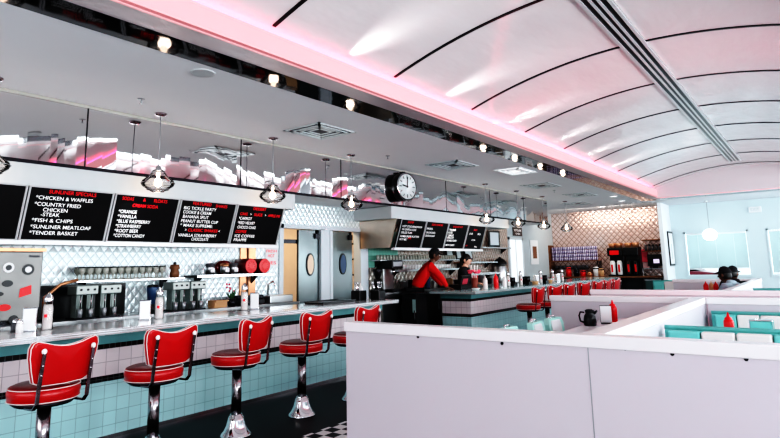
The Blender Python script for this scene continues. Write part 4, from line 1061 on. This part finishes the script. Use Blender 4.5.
# ------------------------------------------------------------------ ceiling fixtures
def pendant(label):
    t = thing('pendant_lamp', label, 'pendant lamp', (0,0,ZC), group='glass pendant lamps over the counters')
    MB().lathe([(0,0),(.062,0),(.062,-.012),(.05,-.022),(.012,-.026),(0,-.026)][::-1], seg=20, cap=False).build('canopy', m_dchrome, t)
    MB().cyl((0,0,-.55), (0,0,-.02), .0055, seg=8).build('rod', m_grey, t)
    MB().lathe([(0,-.62),(.028,-.62),(.032,-.59),(.022,-.555),(.008,-.545),(0,-.545)], seg=16, cap=False).build('socket', m_chrome, t)
    MB().lathe([(.034,-.585),(.060,-.60),(.075,-.630),(.095,-.655),(.150,-.700),(.160,-.725),(.150,-.752),(.105,-.785),(.060,-.808),(.0,-.812)], seg=32, cap=False).build('glass_shade', m_glass, t)
    b = MB()
    for r, z in ((.163,-.725),(.108,-.787),(.070,-.620),(.062,-.808)): b.tube([(r*cos(2*pi*i/28), r*sin(2*pi*i/28), z) for i in range(28)], .0035, 5, True)
    b.build('glass_rim', m_silver, t)
    MB().sphere((0,0,-.715), .036, sc=(1,1,1.3)).cyl((0,0,-.69), (0,0,-.62), .013).build('bulb', m_bulb, t)
    return t
pl = ['glass pendant cut by the left edge of the photo, left of the menus', 'glass pendant above the sodas menu board, second from the left', 'glass pendant above the dessert menu board', 'glass pendant in front of the kitchen doors', 'glass pendant over the near end of the teal counter', 'glass pendant second along the teal counter', 'glass pendant third along the teal counter', 'glass pendant farthest away, in front of the quilted wall']
p0 = pendant(pl[0]); p0.location = (-5.25, 1.62, ZC)
for lab, y in zip(pl[1:], (3.10, 4.61, 6.08, 10.22, 11.72, 13.2, 14.75)): dup(p0, (-5.25, y, ZC), None, lab)
t = thing('globe_pendant', 'white globe pendant in front of the far window', 'pendant lamp', (-2.36, 17.9, ZC))
MB().lathe([(0,-.03),(.05,-.03),(.05,0),(0,0)], seg=16, cap=False).build('canopy', m_white, t); MB().cyl((0,0,-.80), (0,0,-.03), .007, seg=8).build('cord', m_grey, t); MB().sphere((0,0,-.94), .185, u=24, v=16, sc=(1,1,.88)).build('globe', m_globe, t)
def vent(label, x, y, w, d, lit=False):
    t = thing('ceiling_vent', label, 'ceiling vent' if not lit else 'ceiling light', (x, y, ZC))
    f = MB()
    for s_, z in ((1,-.012),(.80,-.018),(.60,-.014),(.38,-.010)):
        a, c = w/2*s_, d/2*s_; k = .028*w/.6
        f.box((-a,-c,z), (a,-c+k,z+.010)); f.box((-a,c-k,z), (a,c,z+.010)); f.box((-a,-c,z), (-a+k,c,z+.010)); f.box((a-k,-c,z), (a,c,z+.010))
    f.build('louvre_frame', mat('vent_frame', (.62,.68,.70), .35, .3) if not lit else m_white, t)
    bx('duct_opening' if not lit else 'diffuser', (-w/2+.03,-d/2+.03,-.004), (w/2-.03,d/2-.03,-.001), m_ventdk if not lit else m_litvent, t)
vent('square ceiling vent above the dessert menu board', -4.57, 4.74, .58, .64)
vent('square ceiling vent near the wall clock', -4.60, 7.85, .60, .72)
vent('glowing white square panel in the ceiling near the neon cove', -4.10, 9.15, .50, .80, True)  # pale vent given a glow by emission
vent('ceiling vent beyond the glowing panel', -4.50, 11.3, .6, .8)
vent('ceiling vent over the middle of the teal counter', -4.45, 13.6, .6, .8)
vent('ceiling vent above the far end of the teal counter', -5.2, 15.6, .6, .8)
t = thing('ceiling_speaker', 'flat round speaker in the ceiling above the first menu boards', 'speaker', (-3.87, 2.64, ZC)); MB().lathe([(0,-.006),(.085,-.006),(.095,-.010),(.10,0)], seg=28, cap=False).build('rim', mat('speaker_grille', (.60,.62,.64), .5), t); MB().lathe([(0,-.009),(.082,-.008)], seg=28, cap=False).build('grille', mat('speaker_mesh', (.5,.52,.54), .6), t)
for x, y, lab in ((-4.92, 2.70, 'small sprinkler head in the ceiling before the first pendants'), (-4.9, 6.5, 'small sprinkler head between the two square vents'), (-4.6, 12.3, 'sprinkler head near the last ceiling vents')):
    t = thing('sprinkler_head', lab, 'sprinkler', (x, y, ZC)); MB().lathe([(0,-.006),(.032,-.006),(.035,0)], seg=16, cap=False).build('escutcheon', m_grey, t); MB().cyl((0,0,-.045), (0,0,-.006), .007).cyl((0,0,-.048), (0,0,-.045), .018).build('deflector', m_grey, t)
for x, y, lab in ((-4.1, 15.9, 'round lit downlight near the far wall, left one'), (-3.95, 14.6, 'round lit downlight near the far wall, right one'), (-5.0, 17.2, 'round lit downlight close to the quilted wall')):
    t = thing('downlight', lab, 'downlight', (x, y, ZC)); MB().lathe([(.08,-.004),(.10,-.008),(.105,0)], seg=20, cap=False).build('trim_ring', m_white, t); MB().lathe([(0,-.004),(.08,-.004)], seg=20, cap=False).build('lens', m_globe, t)
# wall clock on the mirror
t = thing('wall_clock', 'round black cased clock mounted on the mirror band', 'clock', (MX+.005, 7.62, 2.645))
t.rotation_euler = (0,0,radians(-8))
Mc = Matrix.Rotation(pi/2, 4, 'Y')
MB().lathe([(0,0),(.225,0),(.235,.02),(.235,.15),(.222,.165)], Mc, seg=40, cap=False).build('case', m_black, t)
MB().lathe([(0,.158),(.212,.158),(.212,.160)], Mc, seg=40, cap=False).build('dial', mat('clock_dial', (.75,.80,.80), .4), t)
b = MB()
for i in range(12):
    a = 2*pi*i/12; M = Matrix.Translation((.161,0,0)) @ Matrix.Rotation(a, 4, 'X'); L = .04 if i % 3 else .055
    b.box((0,-.006,.185-L), (.003,.006,.185), M)
b.build('hour_marks', m_black, t)
for nm, ang, L, w in (('hour_hand', 80, .11, .011), ('minute_hand', -4, .16, .008)):
    MB().box((.164,-w,-.02), (.168,w,L), Matrix.Rotation(radians(-ang)*-1 if False else radians(ang), 4, 'X')).build(nm, m_black, t)
MB().lathe([(.222,.165),(.235,.16),(.235,.15)], Mc, seg=40, cap=False).build('bezel', m_chrome, t)
MB().box((.02,-.03,.23), (.10,.03,.26)).build('mount', m_black, t)

# ------------------------------------------------------------------ people
def skin_mesh(nodes, edges, sub=2, symm=False):
    """nodes: list of (xyz, rx[, ry]); returns an evaluated mesh"""
    bm = bmesh.new(); sk = bm.verts.layers.skin.verify(); vs = []
    for n in nodes:
        v = bm.verts.new(n[0]); vs.append(v)
        v[sk].radius = (n[1], n[2] if len(n) > 2 else n[1])
    vs[0][sk].use_root = True
    for a, c in edges: bm.edges.new((vs[a], vs[c]))
    me = bpy.data.meshes.new('s'); bm.to_mesh(me); bm.free()
    o = bpy.data.objects.new('s', me); COL.objects.link(o)
    o.modifiers.new('s', 'SKIN').use_smooth_shade = True
    ss = o.modifiers.new('u', 'SUBSURF'); ss.levels = sub; ss.render_levels = sub
    bpy.context.view_layer.update()
    r = bpy.data.meshes.new_from_object(o.evaluated_get(bpy.context.evaluated_depsgraph_get()))
    COL.objects.unlink(o); bpy.data.objects.remove(o)
    return r
def chain(n0, k): return [(n0+i, n0+i+1) for i in range(k-1)]
def head_bm(bm, M, skin_i=0, eye_i=1, dark_i=2, lip_i=3):
    b = MB(); b.bm.free(); b.bm = bm
    b.mi = skin_i
    q = bmesh.ops.create_uvsphere(bm, u_segments=20, v_segments=16, radius=1)
    for v in q['verts']:
        x, y, z = v.co
        w = .078*(1-.22*max(0,-z)); d = .096
        yy = y*d
        if z < -.1 and y > 0: yy += .008*(-z)      # chin forward
        if z < 0: yy *= 1-.12*(-z); w *= 1-.15*(-z)
        v.co = M @ Vector((x*w, yy, z*.118))
    for f in {f for v in q['verts'] for f in v.link_faces}: f.smooth = True; f.material_index = skin_i
    b.cyl(M @ Vector((0,.088,.018)), M @ Vector((0,.112,-.022)), .008, .016, seg=8)     # nose
    for s_ in (-1,1):
        b.mi = skin_i; b.sphere((s_*.078,-.005,-.005), 1, M, 10, 8, sc=(.010,.022,.032))  # ears
        b.mi = eye_i; b.sphere((s_*.030,.083,.012), .012, M, 8, 6)
        b.mi = dark_i; b.sphere((s_*.030,.092,.012), .006, M, 8, 6); b.box((s_*.030-.016,.088,.030), (s_*.030+.016,.096,.036), M)
    b.mi = lip_i; b.sphere((0,.090,-.052), 1, M, 10, 6, sc=(.024,.010,.009))
def hand_mesh(side, wrist, d, up, curl=.5):
    """five separate fingers rooted in a palm; d: pointing direction, up: back of the hand"""
    d = Vector(d).normalized(); up = Vector(up); up = (up-d*up.dot(d)).normalized(); sd = d.cross(up)*side
    W = Vector(wrist); N = [(W, .024, .018), (W+d*.045, .034, .015), (W+d*.085, .038, .013)]; E = [(0,1),(1,2)]
    for i, (o, L) in enumerate(((-.030,.060),(-.010,.072),(.010,.078),(.030,.070))):
        k = len(N); p = W+d*.088+sd*o; N.append((p, .0095))
        a = curl
        p1 = p+(d*cos(a*.5)-up*sin(a*.5))*L*.42; p2 = p1+(d*cos(a)-up*sin(a))*L*.32; p3 = p2+(d*cos(a*1.6)-up*sin(a*1.6))*L*.26
        N += [(p1, .0088), (p2, .008), (p3, .0065)]; E += [(2,k)] + chain(k,4)
    k = len(N); q = W+d*.035+sd*.034; N += [(q, .012), (q+(sd*.7+d*.7)*.03, .011), (q+(sd*.55+d*.85)*.058-up*.008, .008)]; E += [(1,k)] + chain(k,3)
    return skin_mesh(N, E, 1)
def person(label, loc, rz, J, skin, top_m, low_m, hair_kind, scale=1.0, sleeves=True):
    """J: dict of joints in local space (x right, y forward, z up)"""
    V = {k: Vector(v) for k, v in J.items() if isinstance(v, tuple)}
    r_, l_ = 1, -1
    def limb_nodes(): pass
    # skin body: one continuous surface from pelvis to neck, arms and legs
    def body(extra, arms=True, legs=True, torso=True, forearm=1.0):
        N = [(V['pelvis'], .125+extra, .095+extra), (V['waist'], .105+extra, .085+extra), (V['chest'], .135+extra, .095+extra), (V['neck'], .060+extra*.4, .058+extra*.4)]
        E = [(0,1),(1,2),(2,3)]
        for s_ in 'lr':
            k = len(N)
            N += [(V['sh'+s_], .058+extra), (V['el'+s_], .042+extra), (V['wr'+s_], .027+extra*forearm)]; E += [(2,k),(k,k+1),(k+1,k+2)]
            if legs:
                k = len(N); N += [(V['hip'+s_], .085+extra), (V['kn'+s_], .058+extra), (V['an'+s_], .038+extra)]; E += [(0,k),(k,k+1),(k+1,k+2)]
        return N, E
    N, E = body(-.008)
    k = len(N); N += [(V['head']-Vector((0,0,.05)), .050)]; E += [(3,k)]
    for s_ in 'lr':
        k = len(N); an = V['an'+s_]; idx = 6 + 3 if s_ == 'l' else 12+3
    bm = bmesh.new(); me = skin_mesh(N, E, 2); bm.from_mesh(me); bpy.data.meshes.remove(me)
    for s_, sg in (('l',-1),('r',1)):
        d = V['wr'+s_]-V['el'+s_]; hm = hand_mesh(sg, V['wr'+s_]+d.normalized()*.01, d+V.get('hd'+s_, Vector((0,0,0))), V.get('hu', Vector((0,0,1))), .5)
        bm.from_mesh(hm); bpy.data.meshes.remove(hm)
    for f in bm.faces: f.smooth = True; f.material_index = 0
    HM = Matrix.Translation(V['head']) @ Matrix.Rotation(J.get('yaw', 0), 4, 'Z') @ Matrix.Rotation(J.get('nod', 0), 4, 'X')
    head_bm(bm, HM)
    root_me = bpy.data.meshes.new('person'); bm.to_mesh(root_me); bm.free()
    for m in (skin, m_eyew, m_hair, m_lips): root_me.materials.append(m)
    root = bpy.data.objects.new('person', root_me); COL.objects.link(root); root.location = loc; root.rotation_euler = (0,0,rz); root.scale = (scale,)*3
    tag(root, label, 'person')
    # upper garment
    N = [(V['pelvis']+(V['waist']-V['pelvis'])*.2, .165, .13), (V['waist'], .150, .120), (V['chest'], .185, .130), (V['neck']-(V['neck']-V['chest'])*.25, .080, .072)]; E = [(0,1),(1,2),(2,3)]
    for s_ in 'lr':
        k = len(N); d = V['wr'+s_]-V['el'+s_]
        N += [(V['sh'+s_], .082), (V['el'+s_], .064), (V['wr'+s_]-d*.06, .038)]; E += [(2,k),(k,k+1),(k+1,k+2)]
    sm = skin_mesh(N, E, 2); sm.materials.append(top_m)
    for p in sm.polygons: p.use_smooth = True
    o = bpy.data.objects.new('shirt' if top_m is m_redcl else ('hoodie' if top_m is m_greycl else 'jacket'), sm); COL.objects.link(o); o.parent = root
    N = [(V['pelvis'], .160, .13)]; E = []
    for s_ in 'lr':
        k = len(N); N += [(V['hip'+s_], .115), (V['kn'+s_], .085), (V['an'+s_], .056)]; E += [(0,k),(k,k+1),(k+1,k+2)]
    sm = skin_mesh(N, E, 2); sm.materials.append(low_m)
    for p in sm.polygons: p.use_smooth = True
    o = bpy.data.objects.new('trousers', sm); COL.objects.link(o); o.parent = root
    # raised hood or collar round the neck
    cm = skin_mesh([(V['neck']+Vector((0,-.03,-.06)), .105,.09), (V['neck']+Vector((0,-.045,.0)), .098,.078), (V['neck']+Vector((0,-.055,.035)), .085,.06)], chain(0,3), 2) if top_m is not m_redcl and hair_kind == 'cap' else None
    if cm:
        cm.materials.append(top_m); oc = bpy.data.objects.new('hood' if top_m is m_greycl else 'collar', cm); COL.objects.link(oc); oc.parent = root
    # shoes
    for s_ in 'lr':
        a = V['an'+s_]; f = V.get('toe', Vector((0,1,0)))
        sh = skin_mesh([(a+Vector((0,0,-.02)), .045), (a+Vector((0,0,-.055))-f*.02, .045,.04), (a+Vector((0,0,-.06))+f*.09, .048,.032), (a+Vector((0,0,-.065))+f*.16, .038,.024)], chain(0,4), 1); sh.materials.append(m_black)
        o = bpy.data.objects.new('shoe', sh); COL.objects.link(o); o.parent = root
    # hair and cap
    def shell(nm, m, zmin, s_, back=True):
        b = MB(); q = bmesh.ops.create_uvsphere(b.bm, u_segments=22, v_segments=16, radius=1)
        kill = []
        for v in q['verts']:
            x, y, z = v.co
            lim = zmin + (.75*max(0, y)) 
            if z < lim: kill.append(v)
            v.co = HM @ Vector((x*.078*s_, y*.096*s_-.004, z*.118*s_+.004))
        bmesh.ops.delete(b.bm, geom=kill, context='VERTS')
        for f in b.bm.faces: f.smooth = True
        o = b.build(nm, m, root); md = o.modifiers.new('thick', 'SOLIDIFY'); md.thickness = .008; return o
    shell('hair', m_hair, -.62, 1.07)
    if hair_kind == 'cap':
        shell('cap', m_blackcl, .12, 1.16)
        b = MB(); n = 12
        top = [HM @ Vector((.085*sin(-1.2+2.4*i/n), .08+.095*cos(-1.2+2.4*i/n)*1.0, .045-.01*abs(-1+2*i/n))) for i in range(n+1)]
        inn = [HM @ Vector((.078*sin(-1.2+2.4*i/n), .03+.06*cos(-1.2+2.4*i/n), .058)) for i in range(n+1)]
        for i in range(n): b.bm.faces.new([b.bm.verts.new(p) for p in (top[i], top[i+1], inn[i+1], inn[i])])
        bmesh.ops.remove_doubles(b.bm, verts=b.bm.verts, dist=1e-5)
        o = b.build('cap_brim', m_blackcl, root); md = o.modifiers.new('thick', 'SOLIDIFY'); md.thickness = .006
    if hair_kind == 'long':
        sm = skin_mesh([(HM @ Vector((0,-.07,.06)), .06), (HM @ Vector((0,-.095,-.03)), .065,.05), (HM @ Vector((0,-.09,-.14)), .06,.035), (HM @ Vector((0,-.08,-.22)), .035,.02)], chain(0,4), 2); sm.materials.append(m_hair)
        o = bpy.data.objects.new('ponytail', sm); COL.objects.link(o); o.parent = root
    return root
# worker in red, leaning forward over the till cabinet
Jw = dict(pelvis=(0,-.12,.90), waist=(0,-.02,1.06), chest=(0,.12,1.26), neck=(0,.22,1.40), head=(0,.28,1.525), yaw=radians(-12), nod=radians(-12),
    shl=(-.17,.16,1.33), ell=(-.22,.33,1.12), wrl=(-.12,.44,.955), shr=(.17,.16,1.33), elr=(.22,.34,1.12), wrr=(.14,.46,.955),
    hdl=(.0,.1,.10), hdr=(.0,.1,.10),
    hipl=(-.09,-.12,.86), knl=(-.10,-.06,.48), anl=(-.11,-.12,.09), hipr=(.09,-.12,.86), knr=(.10,-.04,.48), anr=(.11,-.10,.09))
person('person in a red shirt and black cap leaning over the till cabinet', (-5.78, 8.56, 0), radians(-46), Jw, m_skin_d, m_redcl, m_blackcl, 'cap')
# woman behind the teal counter
Jd = dict(pelvis=(0,0,.86), waist=(0,.02,1.0), chest=(0,.04,1.18), neck=(0,.06,1.31), head=(0,.09,1.43), yaw=radians(-6), nod=radians(-8),
    shl=(-.16,.04,1.24), ell=(-.20,.10,1.02), wrl=(-.10,.28,.98), shr=(.16,.04,1.24), elr=(.20,.12,1.02), wrr=(.08,.30,.98),
    hipl=(-.09,0,.82), knl=(-.10,.02,.45), anl=(-.10,-.02,.09), hipr=(.09,0,.82), knr=(.10,.02,.45), anr=(.10,-.02,.09))
person('person with tied black hair in a dark jacket behind the teal counter', (-5.72, 9.98, 0), radians(-75), Jd, m_skin_l, m_blackcl, m_blackcl, 'long')
# seated customers
def Js(yaw=0):
    return dict(pelvis=(0,0,.54), waist=(0,.02,.68), chest=(0,.05,.86), neck=(0,.08,.98), head=(0,.13,1.09), yaw=yaw, nod=radians(-6),
    shl=(-.16,.05,.91), ell=(-.20,.16,.72), wrl=(-.10,.36,.79), shr=(.16,.05,.91), elr=(.20,.16,.72), wrr=(.10,.36,.79),
    hipl=(-.10,.04,.52), knl=(-.12,.42,.50), anl=(-.12,.42,.09), hipr=(.10,.04,.52), knr=(.12,.42,.50), anr=(.12,.42,.09))
person('person in a grey hoodie and black cap seated near the far window', (-1.12, 10.45, 0), radians(66), Js(radians(0)), m_skin_d, m_greycl, m_blackcl, 'cap', 1.0)
person('person in a dark jacket and dark cap seated behind the grey hoodie', (-1.20, 11.25, 0), radians(8), Js(radians(-30)), m_skin_d, m_blackcl, m_blackcl, 'cap')
t = thing('booth_stool_bench', 'padded seat under the customer in the grey hoodie', 'bench', (-1.12, 10.45, 0)); bx('seat', (-.25,-.25,.36), (.12,.25,.45), m_teal, t, .02); bx('base', (-.22,-.22,0), (.10,.22,.36), m_partw, t)

# car outside the window
t = thing('parked_car', 'dark red car parked outside behind the far window', 'car', (-4.3, 23.5, -.05))
def side(b, prof, y0, y1): b.prism(prof, y0, y1, Matrix(((1,0,0,0),(0,0,1,0),(0,1,0,0),(0,0,0,1))))
b = MB(); side(b, [(-2.0,.35),(1.9,.35),(2.0,.6),(1.85,.85),(.9,.98),(-1.7,1.0),(-2.05,.8)], -.85, .85); b.build('body', m_carred, t, bevel=.05)
b = MB(); side(b, [(.9,.97),(.4,1.22),(-.9,1.24),(-1.6,1.0)], -.72, .72); b.build('cabin', m_black, t, bevel=.04)
for x in (-1.25, 1.25):
    for y in (-.8, .8): w = MB().cyl((x,y-.1,.32), (x,y+.1,.32), .32, seg=24).build('wheel', m_rubber, t)

# ------------------------------------------------------------------ lighting
w = bpy.data.worlds.new('world'); SC.world = w; w.use_nodes = True
w.node_tree.nodes['Background'].inputs['Color'].default_value = (.86,.95,1,1); w.node_tree.nodes['Background'].inputs['Strength'].default_value = 1.6
def area(name, loc, target, sx, sy, power, color=(1,1,1), spread=pi):
    l = bpy.data.lights.new(name, 'AREA'); l.shape = 'RECTANGLE'; l.size = sx; l.size_y = sy; l.energy = power; l.color = color; l.spread = spread
    o = bpy.data.objects.new(name, l); COL.objects.link(o); o.location = loc
    o.rotation_euler = (Vector(target)-Vector(loc)).to_track_quat('-Z', 'Y').to_euler(); return o
for i, (y0, y1) in enumerate(ops):
    area('window_daylight', (XR+.35, (y0+y1)/2, 1.5), (-4, (y0+y1)/2, 1.6), y1-y0, 1.8, 190, (.88,.96,1))
area('window_daylight', (-2.3, YF+.5, 1.6), (-2.3, 10, 1.0), 1.6, 1.2, 60, (.85,.97,1))
area('window_daylight', (-.3, YF+.5, 1.6), (-.3, 10, 1.0), 1.6, 1.2, 60, (.85,.97,1))
area('fill_light', (-3.5, -2.6, 2.2), (-3.8, 4, .9), 5, 1.6, 80, (.95,.97,1))  # unseen area lamp standing for daylight from behind the camera
area('fill_light', (-6.9, 7.2, 2.3), (-6.9, 7.2, 0), .6, 2, 25, (1,.78,.55))  # unseen warm fill inside the kitchen
area('fill_light', (-5.9, 3.0, 2.10), (-6.1, 3.0, 1.0), .2, 4.2, 11, (.92,.98,1))  # unseen fill hidden under the soffit, brightens the quilted wall
area('fill_light', (-5.9, 9.4, 2.10), (-6.1, 9.4, 1.0), .2, 3.4, 12, (1,.92,.85))  # second unseen soffit fill, right of the kitchen doors
area('fill_light', (-5.3, 17.0, 2.9), (-5.3, 18.2, 1.4), 2.5, .3, 30, (1,.90,.80))  # unseen fill strip washing the far quilted wall
area('fill_light', (-2.0, 16.6, 2.9), (-2.2, 17.9, 0.0), 2.5, .3, 14, (.85,.97,1))  # unseen fill strip for the window end of the room

for y in (1.62, 3.10, 4.61, 6.08, 10.22, 11.72, 13.2, 14.75):
    l = bpy.data.lights.new('pendant_light', 'POINT'); l.energy = 2.2; l.color = (1,.80,.64); l.shadow_soft_size = .06
    o = bpy.data.objects.new('pendant_light', l); COL.objects.link(o); o.location = (-5.25, y, 2.18)
SC.view_settings.use_curve_mapping = True
cm_ = SC.view_settings.curve_mapping; c_ = cm_.curves[3]
for p_ in ((.07,.022),(.25,.235),(.55,.62),(.8,.88)): c_.points.new(*p_)
cm_.update()
for x_, tx in ((-3.20, -2.6), (.64, .04)):
    area('cove_fill', (x_, (VY0+VY1)/2, 3.10), (tx, (VY0+VY1)/2, 3.46), .03, VY1-VY0-.3, 42, (1,.14,.22), radians(150)).rotation_euler = (Vector((tx-x_, 0, .36))).to_track_quat('-Z', 'Y').to_euler()  # strip lamps added beside the neon to widen its pink glow
for y_ in (3.72, 5.36, 7.0, 8.57, 10.1, 11.7):
    area('cove_fill', (-3.18, y_-.10, 3.12), (-2.62, y_+.05, 3.37), .05, .05, 6.5, (1,.98,.96), radians(60))  # small white lamps added to make a soft patch on each bay
# ------------------------------------------------------------------ camera
F, CX, CY = 564.0, 390.0, 176.0
yaw, pit, rol = radians(-36.82), radians(9.06), radians(-1.27)
f = Vector((sin(yaw)*cos(pit), cos(yaw)*cos(pit), sin(pit))); r = Vector((cos(yaw), -sin(yaw), 0)); u = r.cross(f)
r2 = cos(rol)*r+sin(rol)*u; u2 = -sin(rol)*r+cos(rol)*u
cam = bpy.data.cameras.new('camera'); co = bpy.data.objects.new('camera', cam); COL.objects.link(co)
co.matrix_world = Matrix(((r2.x,u2.x,-f.x,0),(r2.y,u2.y,-f.y,0),(r2.z,u2.z,-f.z,1.35),(0,0,0,1)))
cam.sensor_width = 36; cam.lens = F/780*36; cam.shift_y = -(219-CY)/780; cam.clip_start = .02; cam.clip_end = 200
SC.camera = co
SC.view_settings.view_transform = 'Standard'; SC.view_settings.look = 'None'; SC.view_settings.exposure = 0; SC.view_settings.gamma = 1
SC.cycles.use_denoising = True
SC.cycles.max_bounces = 8; SC.cycles.transparent_max_bounces = 12
SC.cycles.sample_clamp_indirect = 6
